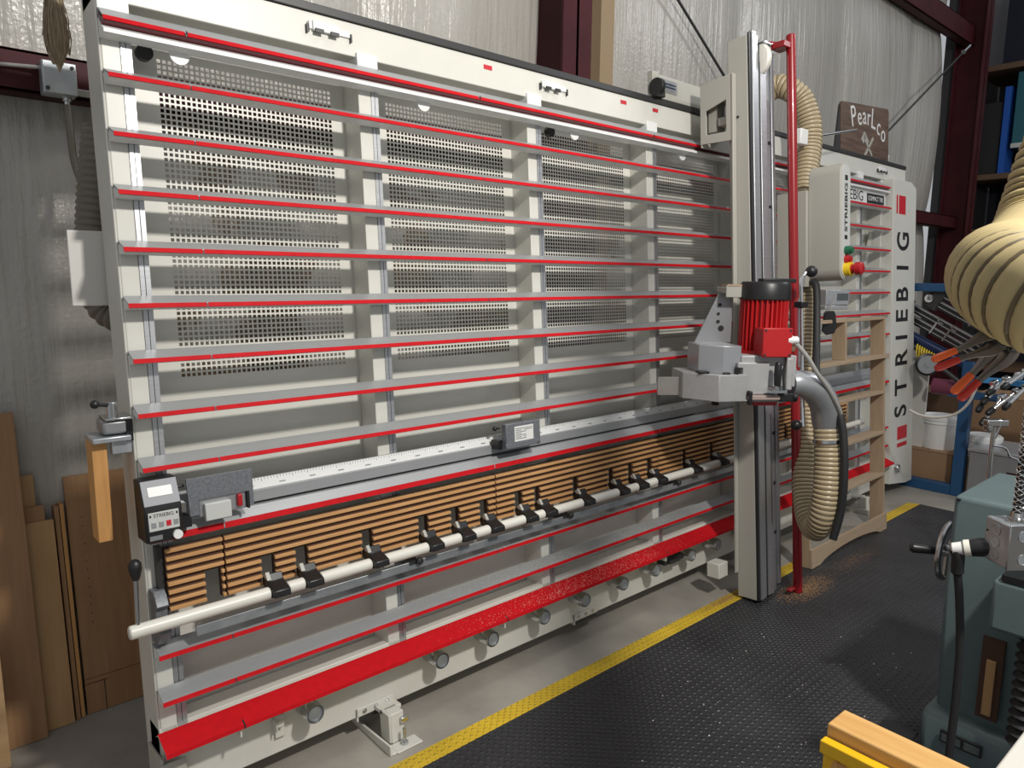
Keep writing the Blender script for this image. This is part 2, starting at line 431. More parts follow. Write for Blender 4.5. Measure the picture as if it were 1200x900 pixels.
for k in range(5):
    o = perf(k * D_ + .088, k * D_ + .630, 1.283, 2.195, k * D_ - .03, k * D_ + .72, .0152, .0098)
    o.add([(k * D_ - .03, -PW, 1.262), (k * D_ + .72, -PW, 1.262), (k * D_ + .72, -PW, 1.283), (k * D_ - .03, -PW, 1.283)], [(0, 1, 2, 3)])
    o.add([(k * D_ - .03, -PW, 2.195), (k * D_ + .72, -PW, 2.195), (k * D_ + .72, -PW, 2.205), (k * D_ - .03, -PW, 2.205)], [(0, 1, 2, 3)])
    o.build('perforated_panel', 'perf', saw)
for k in range(0, 7):
    if k:
        s = MB(); s.p(k * D_ - .073, k * D_ - .026, -.1, 0, .2, 2.30); st = s.build('stud', 'cream', saw, bevel=.002)
    else: st = fr
    a = MB(); a.p(k * D_ - .026, k * D_ - .0145, -.06, .002, .2, 2.285); a.p(k * D_ - .0125, k * D_, -.06, .002, .2, 2.285); a.p(k * D_ - .026, k * D_, -.06, -.006, .2, 2.285)
    a.build('aluminium_strip', 'alu', st)
for k in range(7): MB().p(k * D_ - .076, k * D_ + .0, -.05, .010, 2.255, 2.30).build('rail_bracket', 'white', saw, bevel=.002)
b = MB(); b.box(-.02, .02, 0, .012, -.012, 1.1, Matrix.Translation((4.62, .06, 1.5)) @ Matrix.Rotation(R(25), 4, 'Y')); b.build('diagonal_brace', 'cream', saw)
# rails
JOINTS = [.127, 1.145, 2.163, 3.181, 4.199]
def segs(u0, u1):
    xs = [u0] + [j for j in JOINTS if u0 < j < u1] + [u1]
    return [(a + (.002 if i else 0), b_ - (.002 if i < len(xs) - 2 else 0)) for i, (a, b_) in enumerate(zip(xs, xs[1:]))]
def W_(prof): return [(-w, v) for w, v in prof]
def rail(v, u0=-.074, u1=E_, prof=None, lip=None, core=True):
    prof = prof or [(.006, .022), (.008, .034), (.058, .012), (.060, .001), (.0575, .001), (.0555, .0095), (.0105, .0290), (.0085, .022)]
    lip = lip or [(.058, .0125), (.0618, .0005), (.0604, 0), (.0560, .0115)]
    r = MB().prism(W_([(w, v + q) for w, q in prof]), u0, u1, 'x').build('support_rail', 'raila', saw)
    l = MB()
    for a, b_ in segs(u0, u1): l.prism(W_([(w, v + q) for w, q in lip]), a, b_, 'x')
    l.build('red_lip', 'red', r)
    if core: MB().prism(W_([(.005, v - .004), (.0585, v - .001), (.0545, v + .0085), (.0110, v + .0275), (.005, v + .0275)]), u0 + .002, u1, 'x').build('inner_core', 'white', r)
    for j in JOINTS[:4]:
        MB().prism(W_([(w, v + q) for w, q in [(.0578, .0123), (.0616, .0004), (.0600, 0), (.0558, .0112)]]), j - .0022, j + .0022, 'x').build('lip_joint', 'ink', r)
    return r
for i in range(8): rail(2.073 - i * .1465)
rail(.522)
rail(.388)
# top double rail
rail(2.215, prof=[(.0, .030), (.012, .042), (.050, .012), (.052, .001), (.0495, .001), (.0475, .0095), (.012, .036), (.006, .028)],
     lip=[(.050, .0125), (.0545, .0005), (.0530, -.0005), (.048, .0115)], core=False)
b = MB(); b.prism(W_([(.0, 2.232), (.006, 2.232), (.040, 2.198), (.050, 2.196), (.050, 2.186), (.0, 2.184)]), -.074, E_, 'x'); b.build('lower_flange', 'white', saw)
MB().prism(W_([(.049, 2.2150), (.048, 2.2190), (.012, 2.240), (.012, 2.205)]), -.073, E_, 'x').build('red_inner_face', 'maroon2', saw)
# wide extrusion with ruler track
VR = .852
b = MB()
b.prism(W_([(.004, VR), (.004, VR + .118), (.014, VR + .118), (.020, VR + .086), (.030, VR + .084), (.030, VR + .052), (.022, VR + .050), (.022, VR + .044), (.034, VR + .042), (.058, VR + .017), (.060, VR + .001), (.056, VR), (.050, VR + .012)]), -.074, E_, 'x')
rr = b.build('stop_rail', 'raila', saw)
b = MB()
for a, c_ in segs(-.074, E_): b.prism(W_([(.058, VR + .017), (.0625, VR), (.0595, VR), (.056, VR + .016)]), a, c_, 'x')
b.build('red_lip', 'red', rr)
b = MB(); b.p(-.06, 2.5, .0225, .0232, VR + .0445, VR + .0495); b.build('track_slot', 'black', rr)
b = MB(); b.prism(W_([(.0145, VR + .118), (.0205, VR + .0865), (.0195, VR + .0865), (.0135, VR + .118)]), .2, 2.9, 'x'); rl = b.build('ruler', 'white', rr)
b = MB()
for i in range(270):
    u = .21 + i * .01
    if i % 100 == 99: continue
    hh = .010 if i % 5 == 0 else .006
    b.prism(W_([(.0149, VR + .117), (.0149 + hh * .19, VR + .117 - hh), (.0146, VR + .117 - hh)]), u, u + .0012, 'x')
b.build('ruler_ticks', 'ink', rl)
b = MB()
for i in range(27): b.prism(W_([(.0184, VR + .0985), (.0192, VR + .0945), (.0186, VR + .0945)]), .215 + i * .1, .235 + i * .1, 'x')
b.build('ruler_numbers', 'aludark', rl)
# wide red bottom apron
b = MB(); b.prism(W_([(.004, .285), (.030, .301), (.034, .301), (.101, .272), (.101, .262), (.098, .262), (.098, .270), (.03, .297)]), -.088, E_, 'x')
ra = b.build('bottom_support', 'cream', saw)
b = MB()
for a, c_ in [(-.088, E_)]:
    b.prism(W_([(.030, .3035), (.1025, .2735), (.1040, .262), (.1022, .262), (.1012, .2722), (.0295, .3022)]), a, c_, 'x')
b.build('red_apron', 'red', ra)
b = MB()
for j in JOINTS[:3]:
    MB().p(j - .012, j - .007, .01, .095, .235, .264).build('apron_bracket', 'cream', ra)
    MB().prism(W_([(.085, .2815), (.1030, .2739), (.1046, .262), (.1030, .262), (.1022, .2725), (.085, .2795)]), j - .0022, j + .0022, 'x').build('apron_joint', 'ink', ra)
# right-hand post with lettering
b = MB(); b.prism([(4.87, .10), (5.17, .06), (5.29, .06), (5.29, 2.25), (5.20, 2.29), (4.87, 2.29)], -.06, .10, 'y')
post = b.build('end_post', 'cream', saw, bevel=.003)
YF = -.0606
for ch, v in zip('STRIEBIG', (.62, .80, 1.01, 1.165, 1.32, 1.475, 1.67, 1.86)):
    text('letter_' + ch.lower(), ch, .30, 'ink', post, T(5.065, YF, v) @ FRONT @ Matrix.Rotation(PI / 2, 4, 'Z'), bold=True, squash=.66)
for q_ in ((5.00, 5.18, .408, .505), (5.00, 5.18, .352, .382), (4.97, 5.09, 2.05, 2.18), (4.925, 4.95, 2.05, 2.18)): MB().p(q_[0], q_[1], .06, .061, q_[2], q_[3]).build('red_emblem', 'inkred', post)
# maker plate between the top rails
b = MB(); b.p(3.70, 4.825, .02, .024, 2.083, 2.19); mp_ = b.build('name_plate', 'signwhite', saw, bevel=.002)
text('plate_lettering', 'STRIEBIG', .092, 'ink', mp_, T(4.26, -.0245, 2.135) @ FRONT, squash=1.12)
b = MB(); b.p(4.52, 4.80, .024, .0246, 2.10, 2.165); bp_ = b.build('black_tab', 'ink', mp_)
text('tab_lettering', 'COMPACT TRK', .044, 'signwhite', bp_, T(4.66, -.025, 2.132) @ FRONT, squash=.8)
# rollers along the bottom beam
for i, u in enumerate([.354, .846, 1.084, 1.360, 1.603, 1.858, 2.095, 2.383, 2.612, 2.9, 4.15, 4.98]):
    r_ = .0305; z = .203
    b = MB().lathe((u, .0, z), (0, -1, 0), [(0, r_), (.080, r_), (.084, r_ - .002), (.084, r_ - .006), (.080, r_ - .007)], 32)
    ro = b.build('support_roller', 'steel', saw)
    MB().lathe((u, -.0805, z), (0, -1, 0), [(0, r_ - .007), (.0015, r_ - .008), (.0015, r_ - .011), (-.006, r_ - .013), (-.006, .001)], 24).build('roller_cap', 'galv', ro)
b = MB(); b.box(2.20, 2.36, -.05, -.001, .188, .215); b.box(2.22, 2.30, -.07, -.05, .195, .21); b.build('end_switch', 'dark', saw, bevel=.003)
b = MB(); b.box(.245, .25, -.035, -.001, .165, .20); b.box(.25, .282, -.012, 0, .135, .205); b.box(.25, .272, -.035, -.03, .18, .2); b.build('hook', 'cream', saw, bevel=.002)
b = MB(); b.box(-.086, -.078, -.03, .10, .12, .225); b.box(-.09, -.02, -.035, -.028, .13, .21); b.build('corner_cap', 'cream2', saw, bevel=.003)
# joint plates below the beam
for u in (.61, 1.68):
    b = MB(); b.p(u - .075, u + .075, .0, .007, .082, .112); b.p(u - .075, u - .068, -.03, .007, .066, .112)
    jp = b.build('joint_plate', 'cream', saw, bevel=.002)
    MB().p(u - .066, u + .07, -.05, .004, .066, .0795).build('joint_block', 'dark', jp)
    bb = MB()
    for du in (-.045, 0, .045): bb.lathe((u + du, -.007, .099), (0, -1, 0), [(0, .008), (.004, .008), (.004, .004), (.007, .004)], 8)
    bb.build('bolt', 'steel', jp)
# clamp fittings on the top beam
for u in (.57, 1.565, 4.80):
    b = MB(); b.p(u - .045, u + .045, 0, .012, 2.335, 2.365); b.p(u - .06, u - .05, 0, .015, 2.335, 2.36); b.p(u + .045, u + .085, 0, .006, 2.338, 2.358)
    t_ = b.build('top_fitting', 'white', saw, bevel=.002)
    b = MB(); b.p(u - .04, u - .012, .012, .018, 2.328, 2.34); b.p(u + .012, u + .04, .012, .018, 2.328, 2.34); b.p(u - .066, u - .06, 0, .01, 2.325, 2.35); b.p(u + .085, u + .09, 0, .01, 2.325, 2.35); b.build('fitting_slot', 'dark', t_)
b = MB()
for u in (1.235, 2.02, 2.25): b.p(u - .02, u + .02, 0, .0015, 2.352, 2.368)
b.build('red_mark', 'inkred', saw)
for u in (.12, .93, 1.69, 2.45): MB().lathe((u, -.0, 2.178), (0, -1, 0), [(0, .026), (.008, .026)], 24).build('white_bumper', 'white', saw)
for u in (.045, 1.60): MB().lathe((u, .06, 2.185), (0, -1, 0), [(0, .022), (.02, .022)], 24).build('black_bumper', 'black', saw)
# feet
for u in (.60, 2.9, 4.38):
    b = MB(); b.p(u + .012, u + .062, .045, .10, -.004, .10); b.p(u + .004, u + .012, .04, .10, .0, .10); b.p(u + .004, u + .08, .0, .06, .085, .10)
    ft = b.build('foot', 'cream', saw, bevel=.003)
    b = MB(); b.p(u - .026, u - .018, -.40, .150, -.010, .026); b.p(u - .018, u + .004, -.40, .150, -.010, -.004); b.p(u - .0, u + .10, .10, .155, -.010, -.003); b.build('foot_channel', 'cream', ft, bevel=.002)
    b = MB(); b.lathe((u + .045, -.128, -.003), (0, 0, 1), [(0, .012), (.010, .012), (.010, .006), (.055, .006)], 12); b.build('levelling_bolt', 'steel', ft)
    b = MB(); b.p(u + .045, u + .075, .10, .112, .06, .08); b.build('foot_bolt', 'steel', ft, bevel=.003)

# slatted middle support
SV0, SP, SH = .649, .0235, .0105
notches = [(.066, .112), (.230, .272), (.338, .380), (.570, .612), (.794, .837), (.936, .976), (1.071, 1.113), (1.248, 1.290), (1.353, 1.386), (1.575, 1.612), (1.804, 1.839), (1.939, 1.976), (2.076, 2.118), (2.359, 2.392), (2.595, 2.63), (2.86, 2.90), (3.1, 3.14), (3.36, 3.40), (3.62, 3.66), (3.9, 3.94)]
ends = [-.036, .124, 1.152, 2.164, 3.182, 4.2]
for a, c_ in zip(ends, ends[1:]):
    a += .0025; c_ -= .0025
    s = MB(); bk = MB()
    cuts = [n for n in notches if a < n[0] and n[1] < c_ + .01]
    for r_ in range(8):
        v = SV0 + r_ * SP
        if r_ >= 4: s.p(a, c_, .040, .052, v, v + SH)
        else:
            x = a
            for n0, n1 in cuts:
                s.p(x, n0, .040, .052, v, v + SH); x = n1
            if c_ > x: s.p(x, c_, .040, .052, v, v + SH)
    bk.p(a, c_, .022, .0405, SV0 + 4 * SP - .008, SV0 + 8 * SP - .012)
    x = a
    for n0, n1 in cuts:
        bk.p(x, n0, .022, .0405, SV0, SV0 + 4 * SP); x = n1
    bk.p(x, c_, .022, .0405, SV0, SV0 + 4 * SP)
    so = s.build('slat_section', 'maple', saw, bevel=.0015)
    bk.build('slat_backing', 'darkwood', so)
b = MB(); b.p(-.052, -.044, 0, .03, .63, .83); b.p(-.044, -.036, .0, .03, .63, .83); b.build('slat_holder', 'dark', saw)
# white lifting tube with black rollers at the notches
WP = .10
segs_ = []
x = -.15
for nn in notches[1:]:
    segs_.append((x, nn[0] - .002)); x = nn[0] + .052
segs_.append((x, 4.3))
for i, (a, c_) in enumerate(segs_):
    o = MB().lathe((a, -WP, .640), (1, 0, 0), [(0, .016), (.003, .0185), (c_ - a - .003, .0185), (c_ - a, .016)], 20).build('lifting_tube', 'whitepipe', saw)
    if not i: MB().lathe((-.151, -WP, .640), (1, 0, 0), [(0, .0145), (.002, .0145)], 20).build('tube_plug', 'offwhite', o)
MB().cyl((-.14, -WP, .640), (4.3, -WP, .640), .010, 12).build('inner_shaft', 'dark', saw)
for n0, n1 in notches[1:15]:
    u = n0 + .022
    b = MB(); b.prism([(-.045, .672), (-.075, .690), (-.088, .668), (-.135, .652), (-.138, .632), (-.100, .622), (-.070, .640), (-.045, .650)], u - .022, u + .028, 'x')
    cr = b.build('support_shoe', 'black', saw, bevel=.003)
    b = MB(); b.prism([(-.062, .684), (-.076, .695), (-.090, .674), (-.07, .675)], u - .0235, u - .012, 'x'); b.build('shoe_finger', 'cream2', cr)
b = MB(); b.p(.02, 4.3, .080, .088, .572, .600); fb = b.build('guide_bar', 'galv', saw, bevel=.001)
for k in range(1, 6):
    b = MB(); b.p(k * D_ - .03, k * D_ + .005, .003, .088, .585, .612); b.lathe((k * D_ + .012, -.09, .598), (0, -1, 0), [(0, .013), (.012, .013), (.014, .008)], 16); b.build('tube_bracket', 'dark', saw, bevel=.003)
b = MB(); b.prism([(0, .560), (-.04, .560), (-.055, .575), (-.075, .60), (-.075, .61), (-.05, .61), (-.05, .66), (-.07, .675), (-.055, .70), (-.04, .712), (0, .712)], -.072, -.040, 'x')
ub = b.build('end_bracket', 'hammered', saw, bevel=.002)
b = MB()
for v in (.575, .69): b.lathe((-.056, -.05, v), (0, -1, .5 if v > .6 else -.1), [(0, .007), (.006, .007), (.006, .003)], 10)
b.build('bracket_screw', 'steel', ub)
lv = MB().cyl((-.128, -WP, .648), (-.122, -WP + .005, .79), .0065, 12).build('tube_lever', 'steel', saw)
MB().lathe((-.122, -WP + .005, .775), (0, 0, 1), [(0, .008), (.008, .0115), (.03, .017), (.045, .016), (.054, .009), (.057, .001)], 18).build('lever_knob', 'black', lv)

# things riding on the ruler rail
disp = empty('digital_readout', (0, 0, 0), (TILT, 0, 0))
tag(disp, 'black digital readout with grey keypad at the left end of the ruler rail', 'digital readout')
b = MB(); b.prism([(-.03, .868), (-.115, .868), (-.115, .935), (-.118, .955), (-.085, 1.032), (-.03, 1.032)], -.094, .0, 'x'); b.p(-.09, -.004, .03, .12, .868, .925)
b.build('housing', 'black', disp, bevel=.004)
def onface(pa, pb, u0, u1, t0, t1, off):
    # patch on the plane through two (y,z) points, u across
    (ya, za), (yb, zb) = pa, pb; d = Vector((0, yb - ya, zb - za)).normalized(); n = Vector((0, -d.z, d.y))
    P = lambda u, t, o: tuple(Vector((u, ya, za)) + d * t + n * o)
    m = MB(); m.add([P(u0, t0, 0), P(u1, t0, 0), P(u1, t1, 0), P(u0, t1, 0), P(u0, t0, off), P(u1, t0, off), P(u1, t1, off), P(u0, t1, off)],
          [(0, 3, 2, 1), (4, 5, 6, 7), (0, 1, 5, 4), (1, 2, 6, 5), (2, 3, 7, 6), (3, 0, 4, 7)])
    return m
A_, B_ = (-.118, .955), (-.085, 1.032)
bz = onface(A_, B_, -.092, -.002, .012, .081, .003).build('screen_bezel', 'bezel', disp, bevel=.001)
onface(A_, B_, -.078, -.018, .036, .062, .0045).build('screen', 'lcd', bz)
A2, B2 = (-.1205, .895), (-.1215, .95)
kp = MB().p(-.086, -.010, .115, .1205, .900, .950).build('keypad', 'lcd', disp, bevel=.001)
text('keypad_lettering', 'STRIEBIG', .0135, 'ink', kp, T(-.048, -.1206, .9405) @ FRONT, extrude=.0003, squash=.95)
b = MB(); b.p(-.083, -.079, .1205, .1212, .938, .944); b.p(-.017, -.013, .1205, .1212, .938, .944); b.build('keypad_marks', 'ink', kp)
for i in range(4):
    MB().p(-.080 + i * .0185, -.068 + i * .0185, .1205, .1216, .909, .924).build('key', 'silver' if i != 2 else 'inkred', kp, bevel=.001)
b = MB(); b.p(-.086, -.055, .120, .1212, .876, .888); b.build('rating_label', 'aludark', disp)
MB().lathe((-.018, -.12, .882), (0, -1, 0), [(0, .012), (.010, .012), (.010, .004)], 16).build('side_knob', 'white', disp)

def stop(name, u0, u1, v0, v1, label):
    e = empty(name, (0, 0, 0), (TILT, 0, 0)); tag(e, label, 'stop')
    return e
s1 = stop('length_stop', 0, 0, 0, 0, 'speckled grey plate length stop with red clip beside the digital readout')
b = MB(); b.prism([(.022, 1.018), (.205, 1.018), (.205, .912), (.188, .912), (.188, .955), (.052, .955), (.052, .912), (.026, .912)], -.092, -.085, 'y'); b.build('plate', 'hammered', s1, bevel=.001)
b = MB(); b.p(.054, .186, .055, .083, .905, .955); b.build('slide', 'alu', s1, bevel=.002)
b = MB(); b.p(.066, .138, .083, .098, .892, .940); b.build('clip_block', 'lcd', s1, bevel=.002)
b = MB(); b.p(.158, .172, .083, .094, .915, .950); b.build('red_clip', 'buttonred', s1, bevel=.003)
MB().p(.186, .192, .05, .094, .905, .955).build('slide_end', 'black', s1)
MB().cyl((-.005, -.07, .998), (.022, -.07, .998), .004).build('stop_pin', 'black', s1)
MB().p(-.002, .03, .045, .09, .885, .915).build('slide_foot', 'black', s1)
b = MB(); b.p(.002, .018, .06, .09, .93, .955); b.build('coupling', 'steel', s1)
s2 = stop('length_stop', 0, 0, 0, 0, 'dark grey slider stop carrying a white printed label midway on the ruler rail')
b = MB(); b.p(1.172, 1.350, .075, .100, .945, 1.022); b.p(1.172, 1.350, .03, .100, .925, .948); b.build('body', 'hammered', s2, bevel=.003)
lb = MB().p(1.215, 1.312, .100, .1008, .950, 1.008).build('printed_label', 'signwhite', s2)
b = MB()
for r_ in range(7):
    v = 1.0 - r_ * .0065
    b.p(1.220, 1.220 + (.03 if r_ % 2 else .045), .1008, .1012, v - .002, v)
    if r_ != 3: b.p(1.262, 1.262 + (.045 if r_ < 2 else .012), .1008, .1012, v - .002, v)
b.build('label_print', 'ink', lb)
b = MB(); b.ball((1.150, -.06, 1.005), .009); b.cyl((1.15, -.06, 1.005), (1.175, -.06, 1.005), .003); b.p(1.155, 1.175, .03, .075, .925, .96); b.build('stop_knob', 'black', s2)
b = MB(); b.p(1.33, 1.343, .1, .106, .930, .938); b.build('stop_screw', 'steel', s2)

# trolley that carries the mast along the top track
trol = empty('mast_trolley', (0, 0, 0), (TILT, 0, 0))
tag(trol, 'cream trolley housing on the top track beside the saw mast', 'trolley')
b = MB()
pw = [(-.085, 2.215), (-.255, 2.205), (-.255, 2.505), (-.085, 2.495)]; wn = [(-.115, 2.255), (-.225, 2.25), (-.225, 2.395), (-.115, 2.365)]
def ringplate(mb, outer, inner, x0, x1):
    n = len(outer); vs = [(x0, *p) for p in outer] + [(x0, *p) for p in inner] + [(x1, *p) for p in outer] + [(x1, *p) for p in inner]; fs = []
    for i in range(n):
        j = (i + 1) % n
        fs += [(i, j, n + j, n + i), (2 * n + i, 3 * n + i, 3 * n + j, 2 * n + j), (i, 2 * n + i, 2 * n + j, j), (n + i, n + j, 3 * n + j, 3 * n + i)]
    mb.add(vs, fs)
ringplate(b, pw, wn, 2.488, 2.496)
b.p(2.484, 2.513, .2555, .264, .13, 2.505)
b.p(2.49, 2.75, .085, .092, 2.20, 2.50); b.p(2.49, 2.70, .085, .25, 2.43, 2.50)
b.build('side_cover', 'cream2', trol, bevel=.002)
b = MB(); b.p(2.27, 2.62, -.02, .0, 2.422, 2.53); b.p(2.22, 2.27, -.02, .01, 2.422, 2.535); b.build('switch_panel', 'cream2', trol, bevel=.002)
b = MB(); b.p(2.30, 2.42, 0, .002, 2.455, 2.515); b.build('rating_plate', 'aludark', trol)
b = MB()
b.p(2.31, 2.41, .002, .003, 2.492, 2.498); b.p(2.31, 2.41, .002, .003, 2.478, 2.484); b.build('plate_print', 'navy', trol)
MB().lathe((2.215, -.03, 2.455), (1, 0, 0), [(0, .04), (.025, .04)], 20).build('track_wheel', 'black', trol, bevel=.002)
MB().p(2.25, 2.29, 0, .03, 2.418, 2.45).build('wheel_scraper', 'dark', trol, bevel=.002)
b = MB(); b.p(2.53, 2.60, .10, .15, 2.27, 2.42); b.p(2.52, 2.62, .16, .23, 2.29, 2.33); b.build('trolley_arm', 'cream2', trol, bevel=.004)
b = MB(); b.p(2.62, 2.72, .14, .21, 2.29, 2.33); b.lathe((2.56, -.2, 2.28), (0, -1, 0), [(0, .02), (.03, .02)], 14); b.build('trolley_latch', 'chrome', trol, bevel=.003)
b = MB(); b.p(2.42, 2.50, .14, .21, .10, .175); b.build('bottom_guide', 'cream', trol, bevel=.004)

# ------------------------------------------------------------------ saw mast
MT = R(-4.85)
mast = empty('saw_mast', (0, 0, 0), (MT, 0, 0))
tag(mast, 'tall cream and aluminium upright mast the saw head slides on', 'saw mast')
U0, U1 = 2.515, 2.748
b = MB(); b.p(U0, U0 + .075, .255, .358, .0, 2.66); b.p(U0 + .075, U1, .257, .30, .0, 2.658); b.build('column', 'cream2', mast, bevel=.004)
b = MB(); b.p(U0 + .001, U0 + .02, .358, .366, .0, 2.668); b.p(U0 + .092, U0 + .102, .30, .36, 0, 2.655); b.build('dark_seal', 'black', mast)
b = MB(); b.p(U0 + .020, U0 + .055, .355, .372, .0, 2.68); b.p(U0 + .060, U0 + .078, .355, .368, .0, 2.67); b.p(U0 + .10, U0 + .155, .30, .365, 0, 2.56)
b.p(U0 + .165, U0 + .20, .30, .352, 0, 2.40); b.p(U0 + .207, U1, .30, .36, .03, 2.62); b.p(U0 + .078, U1, .30, .325, 0, 2.60); b.build('guide_rails', 'alu', mast, bevel=.002)
b = MB()
for v in (.3, .55, .8, 1.0, 1.9, 2.2): b.lathe((U0 + .19, -.352, v), (0, -1, 0), [(0, .009), (.004, .009)], 10)
b.p(U0 + .14, U0 + .146, .365, .3655, .35, .9); b.build('rail_slots', 'black', mast)
MB().lathe((U0 + .10, -.325, 2.575), (1, 0, 0), [(0, .03), (.004, .075), (.012, .082), (.03, .082), (.038, .075), (.042, .03)], 32).build('cable_pulley', 'whitepipe', mast)
MB().p(U0 + .10, U0 + .17, .30, .39, 2.635, 2.645).build('pulley_bracket', 'steel', mast, bevel=.002)
pl = MB().lathe((2.80, -.42, -.02), (0, 0, 1), [(0, .018), (.002, .0225), (2.715, .0225), (2.72, .018)], 20).build('handle_tube', 'redpole', mast)
b = MB(); b.box(2.72, 2.80, -.43, -.36, 2.63, 2.66); b.cyl((2.69, -.34, 2.66), (2.78, -.41, 2.65), .012); b.box(2.72, 2.80, -.425, -.40, .0, .015); b.build('tube_clamp', 'redpole', pl, bevel=.004)
b = MB()
for v in (.35, .8, 1.25, 1.9, 2.25): b.lathe((U0, -.245, v), (-1, 0, 0), [(0, .006), (.004, .006)], 8)
b.build('cover_bolt', 'steel', mast)
MB().p(U0 - .003, U0, .30, .31, 2.30, 2.31).build('cover_screw', 'ink', mast)

# ------------------------------------------------------------------ saw head (swung open towards the aisle)
HA = R(-37)
HO = (2.2, -0.406, 1.058)
head = empty('saw_unit', HO, (0, 0, HA))
tag(head, 'saw head with red electric motor and grey blade housing on the mast', 'saw head')
b = MB()   # motor with vertical fins
nf = 30; prof = []
for k in range(nf * 4):
    a = 2 * PI * k / (nf * 4); q = k % 4
    rr_ = .103 if q in (0, 1) else .086
    prof.append((.122 + rr_ * math.cos(a), .125 + rr_ * math.sin(a)))
b.prism(prof, .208, .432, 'z'); b.lathe((.122, .125, .198), (0, 0, 1), [(0, .114), (.014, .114)], 32)
mo = b.build('motor', 'redcast', head)
b = MB(); b.box(.052, .168, -.055, .04, .200, .315); b.box(.046, .174, -.058, -.05, .196, .319); b.build('terminal_box', 'redcast', mo, bevel=.004)
b = MB()
for x, z in ((.056, .206), (.164, .206), (.056, .309), (.164, .309)): b.lathe((x, -.058, z), (0, -1, 0), [(0, .005), (.003, .005)], 10)
b.build('box_screw', 'dark', mo)
b = MB(); b.lathe((.122, .125, .432), (0, 0, 1), [(0, .108), (.062, .108), (.078, .098), (.078, .02)], 40); b.box(.10, .25, .10, .16, .506, .524); b.build('fan_cowl', 'black', mo, bevel=.003)
b = MB(); b.lathe((.160, -.04, .268), (1, -.2, 0), [(0, .02), (.02, .02), (.022, .016), (.04, .016), (.045, .011)], 14); b.build('cable_gland', 'white', mo)
b = MB(); b.lathe((.163, -.04, .238), (1, -.2, -.3), [(0, .016), (.018, .016), (.018, .012), (.03, .012)], 6); b.build('brass_gland', mat('dull_brass', (.35, .26, .16), .35, .9), mo)
b = MB(); b.box(-.02, .225, -.005, .24, .06, .198); b.box(.17, .20, -.03, 0, .05, .19); b.box(-.04, .10, -.02, .0, .03, .17); b.box(-.04, .19, -.03, .20, .0, .012)
b.build('gearbox', 'grey', head, bevel=.006)
b = MB(); b.prism([(-.252, .06), (-.128, -.045), (.0, -.03), (.0, .22), (-.252, .22)], .003, .118, 'z'); gd = b.build('blade_guard', 'grey', head, bevel=.003)
b = MB(); b.prism([(-.19, .05), (-.10, -.005), (-.018, .005), (-.03, .2), (-.19, .2)], .118, .238, 'z'); b.build('upper_housing', 'silver', head, bevel=.003)
b = MB(); b.box(-.20, -.155, .0, .05, .118, .128); b.box(-.10, -.07, -.02, 0, .118, .126); b.lathe((-.105, .05, .0), (0, 0, -1), [(0, .014), (.016, .014), (.016, .018), (.026, .015)], 14); b.box(-.045, -.015, -.02, .01, .118, .15); b.build('guard_knobs', 'black', head, bevel=.002)
b = MB(); b.box(-.352, -.245, .09, .102, .012, .092); b.build('splitter_guard', 'clear', head, bevel=.002)
b = MB(); b.prism([(-.165, .235), (-.062, .455), (.005, .455), (.005, .235)], .19, .20, 'y'); bpz = b.build('mounting_plate', 'aludark', head, bevel=.002)
b = MB()
for x, z, r_ in ((-.055, .405, .008), (-.06, .33, .008), (-.06, .365, .007), (-.045, .30, .013)): b.lathe((x, .189, z), (0, -1, 0), [(0, r_), (.002, r_)], 16)
b.build('plate_hole', 'ink', bpz)
b = MB(); b.box(-.055, .05, .13, .24, .46, .485); b.box(-.055, .05, .12, .13, .44, .492); b.build('top_bracket', 'cream2', head, bevel=.003)
b = MB(); b.box(-.05, .03, .12, .2, .487, .497); b.build('wood_shim', 'oak', head)
hg = MB().lathe((.118, -.06, .075), (0, 0, 1), [(0, .012), (.01, .0135), (.05, .0155), (.09, .0145), (.1, .010), (.102, .002)], 18).build('hand_grip', 'black', head)
b = MB(); b.lathe((.118, -.06, .055), (0, 0, 1), [(0, .006), (.02, .006)], 12); b.box(.085, .16, -.07, -.04, .045, .057); b.lathe((.118, -.062, .06), (0, 0, 1), [(0, .011), (.008, .011)], 12); b.build('grip_bracket', 'steel', hg)
b = MB(); b.box(.005, .145, -.045, -.015, .012, .03); b.build('brush_bar', mat('pinkish_brush', (.36, .28, .25), .6), head, bevel=.002)
b = MB(); b.box(.005, .02, -.05, -.02, -.01, .05); b.box(.142, .20, -.05, -.01, .005, .04); b.lathe((.20, -.03, .022), (1, 0, 0), [(0, .022), (.02, .022), (.022, .012)], 14); b.build('bar_clamp', 'black', head, bevel=.004)
b = MB(); b.box(.05, .15, .0, .05, -.02, .0); b.build('red_base', 'buttonred', head)
b = MB(); b.box(.165, .245, .03, .16, .055, .14); b.build('dust_box', 'galv', head, bevel=.004)
